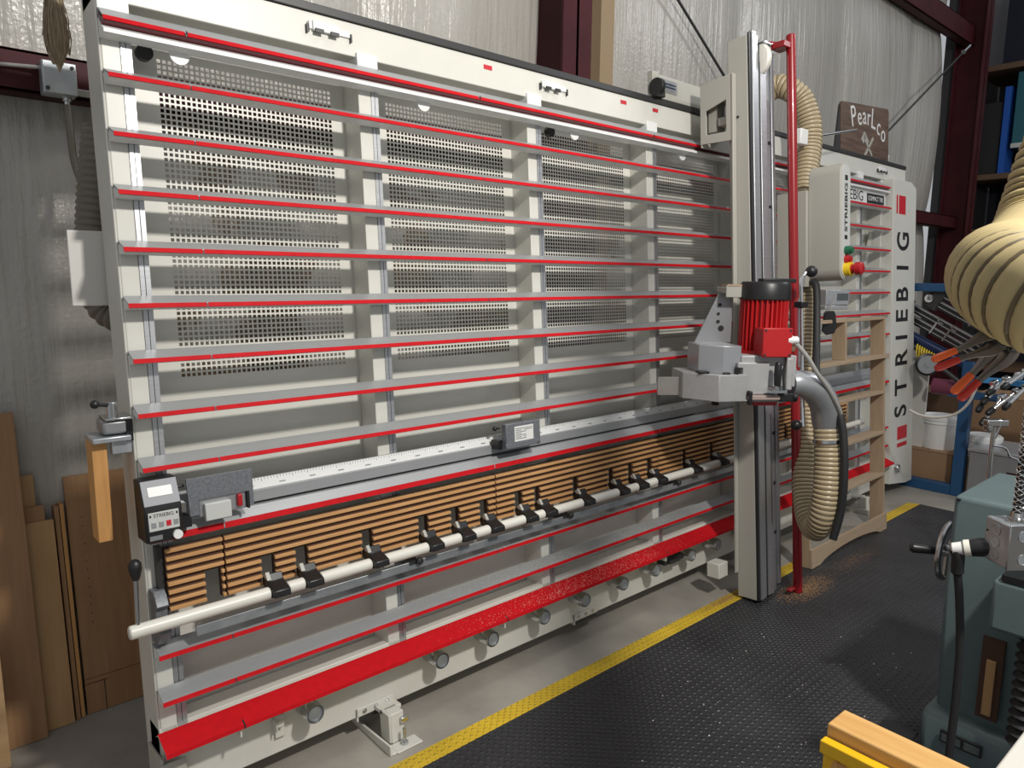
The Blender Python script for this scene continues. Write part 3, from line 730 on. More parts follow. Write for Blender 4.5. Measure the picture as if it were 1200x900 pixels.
# silver dust elbow and its cable
el = smooth([(2.416, -0.501, 1.128), (2.459, -0.526, 1.127), (2.529, -0.553, 1.101), (2.606, -0.568, 1.029), (2.658, -0.567, 0.927)], 8)
hm = Matrix.Translation(HO) @ Matrix.Rotation(HA, 4, 'Z'); hi = hm.inverted()
el = [hi @ Vector(p) for p in el]
MB().tube(el, [.050 + .014 * min(1, i / 16) for i in range(len(el))], 28).build('dust_elbow', 'silver', head, ang=60)
b = MB(); b.tube([hi @ Vector(p) for p in smooth([(2.318, -0.496, 1.328), (2.358, -0.534, 1.314), (2.405, -0.575, 1.252), (2.451, -0.604, 1.178), (2.533, -0.624, 1.098), (2.606, -0.638, 1.015), (2.653, -0.637, 0.955)], 8)], .0095, 10); b.build('power_cable', 'cord', head)
b = MB(); b.tube([hi @ Vector(p) for p in smooth([(2.323, -0.508, 1.288), (2.328, -0.525, 1.231), (2.313, -0.521, 1.18), (2.307, -0.534, 1.094)], 6)], .005, 8); b.build('thin_cable', 'black', head)
# feed lever with ball knobs
lv = empty('feed_lever', (2.602, -0.466, 1.182))
tag(lv, 'upright steel lever rod with black ball knobs beside the red motor', 'lever')
lo = Vector((2.602, -0.466, 1.182))
rel = lambda p: tuple(Vector(p) - lo)
b = MB(); b.tube([rel(p) for p in smooth([(2.574, -0.496, 0.911), (2.596, -0.461, 1.182), (2.622, -0.422, 1.492), (2.629, -0.412, 1.569), (2.644, -0.419, 1.604), (2.665, -0.435, 1.616)], 6)], .0085, 12); b.cyl(rel((2.632, -0.404, 1.491)), rel((2.604, -0.441, 1.179)), .004); b.cyl(rel((2.585, -0.496, 0.957)), rel((2.557, -0.479, 0.918)), .006); b.build('rod', 'chrome', lv)
b = MB(); b.ball(rel((2.668, -0.438, 1.616)), .027); b.build('knob', 'black', lv)
b = MB(); b.ball(rel((2.552, -0.474, 0.918)), .024); b.build('knob', 'black', lv)
c_ = rel((2.622, -0.427, 1.465)); b = MB(); b.box(c_[0] - .04, c_[0] + .02, c_[1] - .02, c_[1] + .02, c_[2] - .014, c_[2] + .014); b.build('rod_clamp', 'black', lv, bevel=.003)

# control cabinet
cab = empty('control_cabinet', (3.0, 0, 0), (TILT, 0, 0))
tag(cab, 'grey control cabinet with green and red buttons right of the mast', 'control cabinet')
b = MB(); pr = []
for k in range(9): a = PI * k / 8; pr.append((.0 + .055 - .055 * math.cos(a), 2.06 + .055 * math.sin(a)))
prof = [(0, 1.60)] + pr + [(.11, 1.60)] + [(.055 + .055 * math.cos(-PI * k / 8), 1.60 - .055 * math.sin(PI * k / 8)) for k in range(1, 8)]
b.prism(prof, -.53, -.37, 'y'); b.build('housing', 'cream2', cab, bevel=.003)
b = MB(); pr2 = [(.055 + (x - .055) * .82, 1.83 + (z - 1.83) * .97) for x, z in prof]; b.prism(pr2, -.534, -.529, 'y'); fp = b.build('front_plate', 'lcd', cab)
text('cabinet_lettering', 'STRIEBIG', .040, 'ink', fp, T(.055, -.5345, 1.90) @ FRONT @ Matrix.Rotation(PI / 2, 4, 'Z'), bold=True, squash=1.5)
b = MB(); b.p(.04, .07, .534, .5348, 1.745, 1.765); b.p(.04, .07, .534, .5348, 2.03, 2.055); b.build('plate_marks', 'ink', fp)
MB().lathe((.055, -.534, 1.690), (0, -1, 0), [(0, .022), (.02, .022), (.022, .016), (.034, .016)], 20).build('green_button', 'green', cab)
MB().lathe((.055, -.534, 1.645), (0, -1, 0), [(0, .022), (.016, .022), (.018, .015), (.028, .015)], 20).build('red_button', 'buttonred', cab)
es = MB().lathe((.055, -.534, 1.598), (0, -1, 0), [(0, .034), (.03, .034)], 24).build('emergency_collar', 'ecream', cab)
MB().lathe((.055, -.564, 1.598), (0, -1, 0), [(0, .022), (.02, .022), (.022, .032), (.048, .030), (.054, .02)], 24).build('emergency_stop', 'buttonred', es)
b = MB(); b.p(-.02, .02, .21, .37, 1.52, 2.0); b.build('rear_cover', 'cream2', cab, bevel=.003)
# small grey readout hanging under the cabinet
cp = empty('keypad_unit', (4.0, -.16, 1.5), (0, 0, R(-15))); tag(cp, 'small grey display unit with dark screen under the control cabinet', 'display unit')
o_ = (3.545, -0.163, 1.468); cp.location = o_
b = MB(); b.box(-.12, .07, -.03, .03, -.03, .055); b.box(-.12, .07, -.03, 0, -.055, -.035); b.build('case', 'silver', cp, bevel=.003)
b = MB(); b.box(-.03, .06, -.032, -.03, -.005, .035); b.build('screen', 'lcdark', cp)
tg = (3.401, -0.196, 1.338)
pad = empty('hanging_tag', tg, (0, 0, R(-41))); tag(pad, 'black oval tag dangling on a string above the wooden shelf frame', 'tag')
b = MB(); b.prism([(-.03, .055), (-.02, .07), (.025, .07), (.035, .05), (.045, -.02), (.035, -.055), (-.01, -.065), (-.035, -.04)], -.006, .006, 'y'); b.build('tag_body', 'black', pad, bevel=.003)
MB().cyl((.0, 0, .065), (.02, 0, .16), .003).build('tag_string', 'cord', pad)

# ------------------------------------------------------------------ dust hoses
h1 = empty('dust_hose', (0, 0, 0)); tag(h1, 'beige ribbed dust hose arching over the saw top right of the red tube', 'hose')
hose(h1, [(3.236, 0.137, 2.614), (3.249, 0.1, 2.623), (3.26, 0.045, 2.597), (3.297, 0.003, 2.552), (3.315, -0.027, 2.483), (3.322, -0.049, 2.401), (3.313, -0.061, 2.3), (3.272, -0.075, 2.183), (3.231, -0.09, 2.066), (3.196, -0.113, 1.928), (3.14, -0.163, 1.702), (3.109, -0.194, 1.546)], .0635, .022, 'hose', depth=.09)
h2 = empty('dust_hose', (0, 0, 0)); tag(h2, 'beige ribbed dust hose hanging in a U below the silver elbow', 'hose')
hose(h2, [(3.109, -0.194, 1.546), (3.028, -0.26, 1.262), (2.95, -0.322, 1.01), (2.865, -0.377, 0.766), (2.795, -0.422, 0.568), (2.726, -0.478, 0.458), (2.669, -0.543, 0.416), (2.621, -0.593, 0.494), (2.616, -0.607, 0.605), (2.636, -0.594, 0.759), (2.658, -0.567, 0.927)], .0615, .021, 'hose', depth=.09)
b = MB(); pts = [Vector((2.644, -0.582, 0.856)), Vector((2.643, -0.584, 0.841))]; b.cyl(pts[0], pts[1], .0655, 28); b.build('hose_clip', 'steel', h2)
k = tag(MB().tube(resample(smooth([(3.02, -0.273, 1.569), (2.993, -0.311, 1.527), (2.901, -0.374, 1.278), (2.76, -0.454, 1.128), (2.708, -0.528, 1.068), (2.64, -0.616, 1.008), (2.629, -0.657, 0.891), (2.615, -0.682, 0.702), (2.609, -0.681, 0.544), (2.592, -0.664, 0.415)], 12), .006), .0, 12).build('cable_conduit', 'rubber'), 'black corrugated cable conduit following the hanging U hose', 'conduit')
pth = resample(smooth([(3.02, -0.273, 1.569), (2.993, -0.311, 1.527), (2.901, -0.374, 1.278), (2.76, -0.454, 1.128), (2.708, -0.528, 1.068), (2.64, -0.616, 1.008), (2.629, -0.657, 0.891), (2.615, -0.682, 0.702), (2.609, -0.681, 0.544), (2.592, -0.664, 0.415)], 12), .006)
nm = MB().tube(pth, [.017 if i % 2 else .0185 for i in range(len(pth))], 14); tmp = nm.build('tmp', 'rubber', ang=80); k.data = tmp.data; bpy.data.objects.remove(tmp)
hr = empty('hose_support_rod', (0, 0, 0)); tag(hr, 'thin steel rod clamped to the upper dust hose and pointing at the wooden sign', 'rod')
MB().tube([(3.185, -0.053, 2.316), (3.456, -0.039, 2.371), (3.93, -0.033, 2.468)], [.009, .009, .006], 8).build('rod', 'steel', hr)
c_ = Vector((3.186, -0.08, 2.317)); MB().box(c_.x - .05, c_.x + .03, c_.y - .02, c_.y + .02, c_.z - .035, c_.z + .045).build('rod_clamp', 'white', hr, bevel=.006)

# wooden sign on top of the frame
sg = empty('wooden_sign', (0, 0, 0), (TILT, 0, 0)); tag(sg, 'dark walnut sign with pale lettering standing on top of the saw frame', 'sign')
b = MB(); b.prism([(4.27, 2.418), (4.27, 2.725), (4.29, 2.745), (5.01, 2.805), (5.03, 2.78), (5.03, 2.418)], .04, .06, 'y')
bd = b.build('board', 'walnut', sg, bevel=.003)
b = MB(); b.prism([(4.19, 2.418), (4.262, 2.72), (4.268, 2.418)], .045, .058, 'y'); b.build('side_support', 'dark', sg)
for ch, u, v, rot in zip('PearLco', (4.45, 4.545, 4.62, 4.69, 4.765, 4.855, 4.935), (2.665, 2.680, 2.695, 2.695, 2.69, 2.655, 2.615), (14, 9, 5, 0, -6, -14, -20)):
    text('letter_' + ch.lower(), ch, .17 if ch not in 'PL' else .195, 'signwhite', bd, T(u, .0395, v) @ FRONT @ Matrix.Rotation(R(rot), 4, 'Z'), squash=.85)
b = MB()
for a, L_, x, z in ((40, .17, 4.67, 2.50), (-45, .19, 4.69, 2.50)):
    b.box(-L_ / 2, L_ / 2, -.003, .003, -.009, .009, T(x, .037, z) @ Matrix.Rotation(R(a), 4, 'Y'))
b.box(-.03, .03, -.003, .003, -.02, .02, T(4.60, .037, 2.545) @ Matrix.Rotation(R(-50), 4, 'Y'))
b.box(-.045, .045, -.003, .003, -.012, .012, T(4.64, .037, 2.555) @ Matrix.Rotation(R(40), 4, 'Y'))
b.build('crossed_tools', 'cream2', bd)

# ------------------------------------------------------------------ floor mat
fm = empty('floor_mat', (0, 0, 0)); tag(fm, 'black rubber tread mat with a yellow safety edge in front of the saw', 'mat')
MB().box(.2, 4.86, -3.9, -.272, 0, .012).build('mat_field', 'mat', fm)
MB().prism([(-.272, .0), (-.272, .0122), (-.264, .0122), (-.190, .002), (-.188, .0)], .2, 4.86, 'x').build('safety_edge', 'matyellow', fm)
def scatter(name, label, cx, cy, rx, ry, n, m, s0, s1, z):
    b = MB()
    for i in range(n):
        a = random.random() * 2 * PI; q = math.sqrt(random.random()) * (random.random() ** .4)
        x, y = cx + rx * q * math.cos(a), cy + ry * q * math.sin(a); s = s0 + (s1 - s0) * random.random(); t = random.random() * PI
        b.add([(x + s * math.cos(t + k * PI / 2), y + s * .6 * math.sin(t + k * PI / 2), z) for k in range(4)] + [(x, y, z + s * .5)], [(0, 1, 4), (1, 2, 4), (2, 3, 4), (3, 0, 4), (0, 3, 2, 1)])
    o = b.build(name, m); tag(o, label, 'sawdust', kind='stuff'); return o
scatter('sawdust', 'tan sawdust drift on the mat beside the red tube', (2.877, -0.427, 0.012)[0], (2.877, -0.427, 0.012)[1], .28, .10, 2200, 'dustbrown', .0015, .0035, .0135)
scatter('sawdust', 'thin pale sawdust trail on the mat below the shelf frame', (3.429, -0.425, 0.012)[0], (3.429, -0.425, 0.012)[1], .35, .07, 500, 'dustbrown', .0012, .003, .0135)
scatter('sawdust', 'brown sawdust smeared over the yellow mat edge beside the mast', 2.45, -.235, .22, .05, 1500, 'dustbrown', .001, .003, .008)
scatter('wood_chips', 'white wood chips scattered over the black mat', 1.7, -1.0, 1.5, .7, 90, 'chips', .002, .005, .0135)

def panel_dust(name, label, v0, w0, v1, w1, u0, u1, n):
    b = MB()
    for i in range(n):
        t = random.random() ** .7; u = u0 + (u1 - u0) * (random.random() + random.random() + random.random()) / 3; s = random.uniform(.0006, .0017)
        w = w0 + (w1 - w0) * t; v = v0 + (v1 - v0) * t + .0006
        b.add([(u - s, -w, v), (u, -w - s, v), (u + s, -w, v), (u, -w + s, v), (u, -w, v + s * .8)], [(0, 1, 4), (1, 2, 4), (2, 3, 4), (3, 0, 4), (3, 2, 1, 0)])
    o = b.build(name, 'chips'); o.rotation_euler = (TILT, 0, 0); tag(o, label, 'sawdust', kind='stuff')
panel_dust('sawdust', 'pale sawdust specks on the rail right below the white lifting tube', .556, .008, .534, .058, .6, 2.7, 2600)
panel_dust('sawdust', 'pale sawdust specks on the lowest narrow red lipped rail', .422, .008, .400, .058, .7, 2.7, 2600)
panel_dust('sawdust', 'pale sawdust specks along the wide red bottom apron', .3035, .032, .2745, .101, .7, 2.6, 1300)
# ------------------------------------------------------------------ pale wooden shelf frame
sh = empty('shelf_frame', (3.135, -.315, .013), (R(-4.4), 0, 0)); tag(sh, 'pale unfinished wooden shelf unit leaning against the right part of the saw', 'shelf')
WD = 1.0
b = MB(); b.box(0, .02, 0, .085, 0, 1.33); b.build('side_panel', 'oakz', sh, bevel=.002)
b = MB(); b.box(WD - .02, WD, 0, .085, 0, 1.33); b.build('side_panel', 'oakz', sh, bevel=.002)
b = MB(); b.box(0, WD, 0, .085, 1.33, 1.35); b.build('top_board', 'oak', sh, bevel=.002)
b = MB(); b.box(-.01, WD + .012, -.02, .085, 1.092, 1.114); b.build('shelf_board', 'oak', sh, bevel=.002)
for z in (.868, .612, .345): b = MB(); b.box(.02, WD - .02, -.002, .083, z, z + .02); b.build('shelf_board', 'oak', sh, bevel=.002)
b = MB(); b.box(.44, .46, 0, .08, 1.114, 1.33); b.build('divider', 'oakz', sh, bevel=.002)
ap = [(0, 0)] + [(.10 + (WD - .2) * k / 16, .045 * math.sin(PI * k / 16) ** .6) for k in range(17)] + [(WD, 0), (WD, .105), (0, .105)]
MB().prism(ap, -.014, 0, 'y').build('arched_apron', 'oak', sh, bevel=.001)

# ------------------------------------------------------------------ left side: wall fittings
jb = empty('junction_box', (0, 0, 0)); tag(jb, 'galvanised square junction box on the dark red girt left of the saw', 'junction box')
a = Vector((-0.11, 0.74, 2.239)); c = Vector((-0.015, 0.74, 2.147))
b = MB(); b.box(a.x, c.x, .74, .80, c.z - .006, a.z + .004); b.build('box_body', 'galv', jb, bevel=.006)
b = MB(); b.box(a.x + .002, c.x, .735, .74, c.z - .004, a.z + .002); cvr = b.build('cover', 'galv', jb, bevel=.002)
b = MB(); b.lathe((c.x - .012, .735, a.z - .012), (0, -1, 0), [(0, .006), (.004, .006)], 10); b.lathe((a.x + .012, .735, c.z + .01), (0, -1, 0), [(0, .006), (.004, .006)], 10); b.build('cover_screw', 'dark', cvr)
b = MB(); b.box(c.x, c.x + .06, .775, .78, c.z + .005, c.z + .028); b.build('mounting_strap', 'steel', jb, bevel=.002)
cx = a.x + (c.x - a.x) * .72
b = MB(); b.lathe((cx, .77, c.z - .005), (0, 0, -1), [(0, .014), (.012, .014), (.014, .010), (.028, .010)], 14); b.build('cable_connector', 'steel', jb)
pth = smooth([(cx, .77, c.z - .03), (-0.041, 0.76, 2.045), (-0.041, 0.74, 1.948), (-0.032, 0.7, 1.873), (-0.027, 0.6, 1.851), (-0.031, 0.4, 1.863)], 10)
tag(MB().tube(pth, .0115, 12).build('cable', 'hosegrey'), 'grey sheathed cable curving from the junction box to the saw', 'cable')
tag(MB().tube([(-0.298, 0.79, 2.208), (-0.212, 0.79, 2.217), (-0.102, 0.77, 2.223)], .006, 10).build('cable', 'cord'), 'pale cable entering the left side of the junction box', 'cable')
# sisal tassel
ts = empty('rope_tassel', (-0.117, 0.45, 2.337)); tag(ts, 'frayed tan rope tassel hanging above the junction box', 'rope')
t0 = Vector((-0.114, 0.45, 2.352)); t1 = Vector((-0.125, 0.45, 2.144))
L_ = (t1 - t0).length; ts.location = t0
prof = [(0, .006), (.03 * L_, .014), (.12 * L_, .018), (.3 * L_, .023), (.55 * L_, .026), (.75 * L_, .020), (.9 * L_, .009), (L_, .001)]
MB().lathe((0, 0, 0), (0, 0, -1), prof, 16).build('tassel_core', 'sisal', ts)
b = MB()
for i in range(170):
    a = random.random() * 2 * PI; s = .6 + .7 * random.random(); e_ = .5 + .5 * random.random(); pts = []
    for t, r_ in prof:
        if t > e_ * L_: break
        pts.append((r_ * s * math.cos(a) + random.uniform(-.004, .004), r_ * s * math.sin(a) + random.uniform(-.004, .004), -t))
    if len(pts) > 2: b.tube(smooth(pts, 3), .0011, 4)
b.build('fibres', 'sisal', ts)
MB().tube([(0, 0, 0), (.0, 0, .12)], .006, 8).build('hanging_cord', 'dark', ts)
# white plate with hose behind at the left edge
wpn = empty('side_plate', (0, 0, 0)); tag(wpn, 'white rounded rectangular plate at the left edge of the saw', 'plate')
a = Vector((-0.163, 0.26, 1.689)); c = Vector((-0.165, 0.26, 1.486))
b = MB(); b.box(a.x, -.062, .26, .266, c.z, a.z + .004); o = b.build('plate', 'offwhite', wpn, bevel=.012, seg=3)
h3 = empty('exhaust_hose', (0, 0, 0)); tag(h3, 'dark grey ribbed hose behind the white plate at the saw left edge', 'hose')
hose(h3, [(-0.026, 0.4, 1.996), (-0.053, 0.4, 1.8), (-0.069, 0.4, 1.627), (-0.063, 0.4, 1.514), (-0.034, 0.38, 1.461), (0.023, 0.32, 1.447)], .055, .02, 'hosegrey', wire=False, depth=.09)
# honey board clamped to the left edge
hb = empty('clamped_board', (0, 0, 0)); tag(hb, 'honey coloured board hanging from the black clamp at the left edge of the saw', 'board')
a = Vector((-0.168, 0.09, 1.13)); c = Vector((-0.141, 0.09, 0.854))
b = MB(); b.box(-.176, -.140, .09, .16, .856, 1.132); b.build('board', 'maplez', hb, bevel=.002)
cl = empty('edge_clamp', (0, 0, 0)); tag(cl, 'grey steel screw clamp holding the honey board to the saw edge', 'clamp')
b = MB(); b.box(-.178, -.085, .06, .16, 1.133, 1.148); b.box(-.13, -.08, .08, .10, 1.095, 1.135); b.build('jaw', 'galv', cl, bevel=.003)
b = MB(); b.box(-.150, -.085, .07, .15, 1.152, 1.190); b.build('clamp_body', 'aludark', cl, bevel=.008)
b = MB(); b.box(-.145, -.075, .06, .14, 1.192, 1.198); b.lathe((-.123, .08, 1.195), (0, 0, 1), [(0, .013), (.045, .013)], 14); b.build('clamp_screw', 'steel', cl, bevel=.002)
b = MB(); b.ball((-.165, .07, 1.238), .0115); b.cyl((-.165, .07, 1.238), (-.123, .08, 1.230), .005); b.box(-.095, -.078, .07, .12, 1.13, 1.19); b.build('clamp_handle', 'black', cl)

# sheets of wood leaning against the wall
def sheet(name, x0, x1, y0, z1, lean, th, m, label, cat='board', extra=None):
    e = empty(name, (x0, y0, .002), (R(-lean), 0, 0)); tag(e, label, cat, None)
    MB().box(0, x1 - x0, 0, th, 0, z1).build('sheet', m, e, bevel=.001)
    return e
e = sheet('plywood_sheet', -.95, -.258, .70, 1.12, 7, .018, 'ply2', 'tall brown plywood sheet leaning at the far left of the photo', 'plywood')
e = sheet('plywood_sheet', -1.1, -.375, .60, .42, 3, .018, 'ply3', 'short pale board in front of the tall sheet at the lower left corner', 'plywood')
e = sheet('plywood_sheet', -.255, -.172, .735, .73, 7, .018, 'ply', 'narrow birch plywood offcut between the tall sheet and the drilled panel', 'plywood')
e = sheet('plywood_sheet', -.30, -.215, .79, .885, 5, .018, 'ply', 'plywood strip rising behind the narrow birch offcut', 'plywood')
e = sheet('plywood_sheet', -.30, -.195, .765, .78, 5.5, .018, 'ply2', 'brown offcut strip just behind the narrow birch offcut', 'plywood')
e = sheet('board_edge', -.166, -.152, .745, .77, 7, .1, 'ply2', 'thin board standing on edge left of the drilled panel')
e = sheet('board_edge', -.149, -.137, .75, .775, 6.5, .1, 'maplez', 'thin honey board on edge touching the drilled panel')
dp = empty('cabinet_side', (-.128, .755, .002), (R(-7), 0, 0)); tag(dp, 'brown cabinet side panel with a column of drilled shelf pin holes', 'cabinet panel')
MB().box(0, .62, 0, .019, 0, .865).build('panel', 'ply2', dp, bevel=.001)
b = MB()
for i in range(13): b.lathe((.045, -.0005, .33 + i * .032), (0, -1, 0), [(0, .0022), (.0006, .0022)], 8)
b.build('shelf_pin_holes', 'ink', dp)
b = MB(); b.box(.004, .075, -.0012, 0, .108, .111); b.box(.06, .063, -.0012, 0, .0, .108); b.box(.0, .3, -.0012, 0, .127, .1285); b.build('toe_kick_lines', 'darkwood', dp)

# ------------------------------------------------------------------ wall braces
ba_, bb_ = Vector((3.117, 0.8, 3.328)), Vector((4.02, 0.8, 2.753))
bt_ = bb_ + (ba_ - bb_) * ((4.12 - bb_.z) / (ba_.z - bb_.z)); bd_ = bb_ + (bb_ - ba_) * ((2.2 - bb_.z) / (bb_.z - ba_.z))
tag(MB().cyl(bt_, bd_, .009, 10).build('brace_rod', 'dark'), 'thin dark brace rod crossing the wall left of the mast top', 'rod')
br = empty('brace_rod', (0, 0, 0)); tag(br, 'thin brace rod slanting up to the far right steel column', 'rod')
MB().cyl((8.025, 0.74, 3.917), (5.107, 0.74, 2.177), .009, 10).build('rod', 'dark', br)
MB().cyl((8.098, 0.735, 3.964), (7.944, 0.735, 3.875), .02, 10).build('rod_end', 'steel', br)

# ------------------------------------------------------------------ right background: clamp rack and boxes
rk = empty('clamp_rack', (5.31, -.36, 0)); tag(rk, 'blue steel rack frame on the floor beyond the saw', 'rack')
b = MB(); b.box(0, .075, -.03, .045, 0, 1.0); b.build('upright', 'blue', rk, bevel=.004)
b = MB(); b.box(.0, .075, .045, .75, .0, .075); b.build('base_beam', 'blue', rk, bevel=.004)
b = MB(); b.box(.02, .09, -.30, .80, 1.50, 1.56); b.build('top_beam', 'blue', rk, bevel=.004)
b = MB(); b.box(0, .075, .75, .82, 0, 1.56); b.build('upright', 'blue', rk, bevel=.004)
b = MB(); b.box(.0, .30, -.25, .12, .735, .752); b.build('shelf', 'blue', rk, bevel=.003)
b = MB(); b.box(.0, .06, -.75, -.05, .86, .90); b.build('tray', 'lightblue', rk, bevel=.004)
def panel_clamp(label, p0, p1, off):
    e = empty('panel_clamp', p0); tag(e, label, 'clamp', 'bar clamps on the blue rack')
    v = Vector(p1) - Vector(p0); L = v.length
    e.rotation_euler = v.to_track_quat('X', 'Z').to_euler()
    for s in (0, .075):
        q = MB(); q.box(0, L, -.02, .02, -.028 - s, .02 - s); q.build('bar', 'black', e, bevel=.003)
        q = MB(); q.box(0, L, -.021, .021, .0202 - s, .028 - s); q.box(0, L, -.0215, -.0205, -.012 - s, -.006 - s); q.build('bar_edge', 'alu', e)
    q = MB(); q.box(-.03, .06, -.03, .03, -.13, .05); q.build('clamp_head', 'dark', e, bevel=.012)
    q = MB(); q.lathe((-.02, -.035, -.06), (0, -1, 0), [(0, .03), (.02, .03), (.02, .015), (.03, .015)], 16); q.build('screw_boss', 'chrome', e)
    for t in (.45, .62):
        q = MB(); q.box(L * t, L * t + .012, -.03, -.021, -.1, .03); q.box(L * t, L * t + .05, -.03, -.021, .0, .01); q.build('slider', 'steel', e)
    return e
panel_clamp('upper black bar clamp with aluminium edge sloping down the blue rack', (5.42, -0.077, 1.491), (5.42, -0.676, 1.169), 0)
panel_clamp('lower black bar clamp with aluminium edge sloping down the blue rack', (5.36, 0.134, 1.408), (5.36, -0.407, 1.122), 0)
def tubex(name, label, cat, p0, p1, r, m, n=14):
    o = MB().cyl(p0, p1, r, n).build(name, m); tag(o, label, cat); return o
tubex('pipe_bar', 'navy blue cylinder bar lying under the lower bar clamp', 'bar', (5.36, 0.076, 1.163), (5.36, -0.324, 0.972), .04, 'navy')
tubex('pipe_bar', 'slim dark rod with pale highlight below the navy cylinder', 'bar', (5.32, 0.057, 1.107), (5.32, -0.338, 0.826), .018, 'dark')
tubex('plum_roll', 'plum coloured roll lying on the rack shelf', 'roll', (5.42, -0.104, 0.788), (5.42, -0.3, 0.787), .06, 'purple', 20)
# yellow coiled cord
co = []; p0 = Vector((5.2, -0.037, 1.07)); p1 = Vector((5.2, -0.17, 1))
for i in range(8 * 16 + 1):
    t = i / (8 * 16); a = 2 * PI * i / 16; c = p0.lerp(p1, t); co.append(c + Vector((.02 * math.cos(a), 0, .045 * math.sin(a))))
tag(MB().tube(co, .0042, 6).build('coiled_cord', 'yellowcord'), 'yellow coiled cord hanging on the blue rack', 'cord')
# round gauge disc
gd = empty('grinding_disc', (5.15, -0.132, 0.975)); tag(gd, 'grey round disc with black rim hanging below the yellow cord', 'disc')
dr = Vector((-.8, -.6, 0)).normalized()
MB().lathe((0, 0, 0), dr, [(0, .082), (.02, .082), (.025, .07), (.018, .068), (.018, .02)], 36).build('rim', 'black', gd)
MB().lathe(tuple(dr * .012), dr, [(0, .068), (.008, .066), (.008, .02), (.014, .018), (.014, .001)], 36).build('face', 'aludark', gd)
tag(MB().box(5.55, 5.57, -.02, .15, .22, .98).build('backing_board', 'offwhite'), 'tall off white panel standing behind the saw end post', 'panel')
# boxes and buckets
def carton(name, x0, x1, y0, y1, z0, z1, m, label, flaps=True):
    e = empty(name, (x0, y0, z0)); tag(e, label, 'box')
    MB().box(0, x1 - x0, 0, y1 - y0, 0, z1 - z0).build('body', m, e, bevel=.006)
    if flaps:
        q = MB(); q.box(-.004, x1 - x0 + .004, -.004, (y1 - y0) * .49, z1 - z0, z1 - z0 + .005); q.box(-.004, x1 - x0 + .004, (y1 - y0) * .51, y1 - y0 + .004, z1 - z0, z1 - z0 + .005); q.build('flap', m, e)
    return e
carton('cardboard_box', 5.46, 5.86, -.27, .10, .0, .27, 'card', 'brown cardboard box below the white buckets under the blue rack')
carton('cardboard_box', 5.40, 5.8, -.52, -.30, .0, .26, 'card', 'brown cardboard box just right of the blue rack upright')
carton('cardboard_box', 6.3, 6.8, -.62, -.12, .0, .63, 'card', 'big cardboard carton under the chrome clamp cluster')
carton('cardboard_box', 6.35, 6.85, -.06, .42, .0, .60, 'carddark', 'dark cardboard carton behind the white buckets')
def bucket(x, y, z0, h, r, label):
    e = empty('bucket', (x, y, z0)); tag(e, label, 'bucket')
    MB().lathe((0, 0, 0), (0, 0, 1), [(0, r * .86), (h * .8, r * .97), (h * .8, r * 1.03), (h * .84, r * 1.03), (h * .84, r), (h * .9, r), (h * .9, r * 1.05), (h, r * 1.05), (h, r * .96), (h * .96, r * .94)], 32).build('pail', 'white', e)
    MB().lathe((0, 0, h * .985), (0, 0, 1), [(0, r * .95), (.012, r * .95), (.012, r * .8), (.006, r * .78)], 32).build('lid', 'white', e)
bucket(5.66, -.10, .275, .25, .135, 'white plastic bucket with lid on the cardboard box')
bucket(5.60, -.42, .268, .16, .12, 'white open bucket right of the blue rack upright')
# grey crate with chrome stand
cr = empty('grey_crate', (5.3, -.80, .0)); tag(cr, 'grey crate standing behind the grey green machine', 'crate')
MB().box(.0, .45, .0, .38, .0, .36).build('crate_body', mat('grey_crate', (.20, .20, .205), .55), cr, bevel=.01)
MB().box(-.01, .46, -.01, .39, .36, .385).build('crate_rim', 'silver', cr, bevel=.004)
MB().box(-.002, 0, .05, .14, .2, .25).build('crate_label', 'maroon', cr)
ch = empty('chrome_stand', (3.555, -1.019, 0.606)); tag(ch, 'chrome stand with clamp head and bent handle behind the grey green machine', 'stand')
o_ = Vector((3.555, -1.019, 0.606)); rl_ = lambda p: tuple(Vector(p) - o_)
pt_ = rl_((3.578, -0.989, 0.859)); b = MB(); b.cyl((pt_[0], pt_[1], -o_.z), pt_, .011, 14); b.build('post', 'chrome', ch)
MB().lathe((pt_[0], pt_[1], -o_.z), (0, 0, 1), [(0, .13), (.012, .13), (.02, .03), (.03, .02)], 28).build('round_base', 'dark', ch)
c_ = Vector(rl_((3.583, -0.99, 0.876))); b = MB(); b.box(-.05, .06, -.02, .02, -.015, .02, T(*c_) @ Matrix.Rotation(R(-40), 4, 'Z')); b.box(-.045, -.02, -.02, .02, -.04, .0, T(*c_) @ Matrix.Rotation(R(-40), 4, 'Z')); b.build('clamp_head', 'chrome', ch, bevel=.006)
b = MB(); b.tube(smooth([rl_((3.567, -0.997, 0.766)), rl_((3.61, -1.039, 0.754)), rl_((3.626, -1.061, 0.712)), rl_((3.675, -1.109, 0.688))], 6), .006, 8); b.cyl(rl_((3.576, -0.999, 0.8)), rl_((3.586, -1.018, 0.881)), .005); b.build('bent_handle', 'chrome', ch)
# chrome clamp screws cluster: countable ones on a rail
for i, (px, py, pz) in enumerate([(5.1, -0.558, 0.838), (5.1, -0.614, 0.88), (5.1, -0.669, 0.921), (5.1, -0.723, 0.962), (5.05, -0.619, 0.757), (5.05, -0.683, 0.812), (5.05, -0.746, 0.855)]):
    e = empty('clamp_screw', (px, py, pz), (R(18 * (i % 3) - 10), R(-25 + 9 * (i % 4)), R(-30)))
    tag(e, 'chrome clamp screw with black handle in the cluster under the light blue tray', 'clamp screw', 'chrome clamp screws under the light blue tray')
    MB().cyl((-.10, 0, -.06), (.05, 0, .03), .012, 12).build('spindle', 'chrome', e)
    MB().box(.03, .075, -.022, .022, .01, .05).build('nut', 'chrome', e, bevel=.006)
    MB().lathe((-.15, 0, -.09), (.86, 0, .51), [(0, .012), (.01, .02), (.05, .021), (.065, .012)], 12).build('handle', 'black', e)
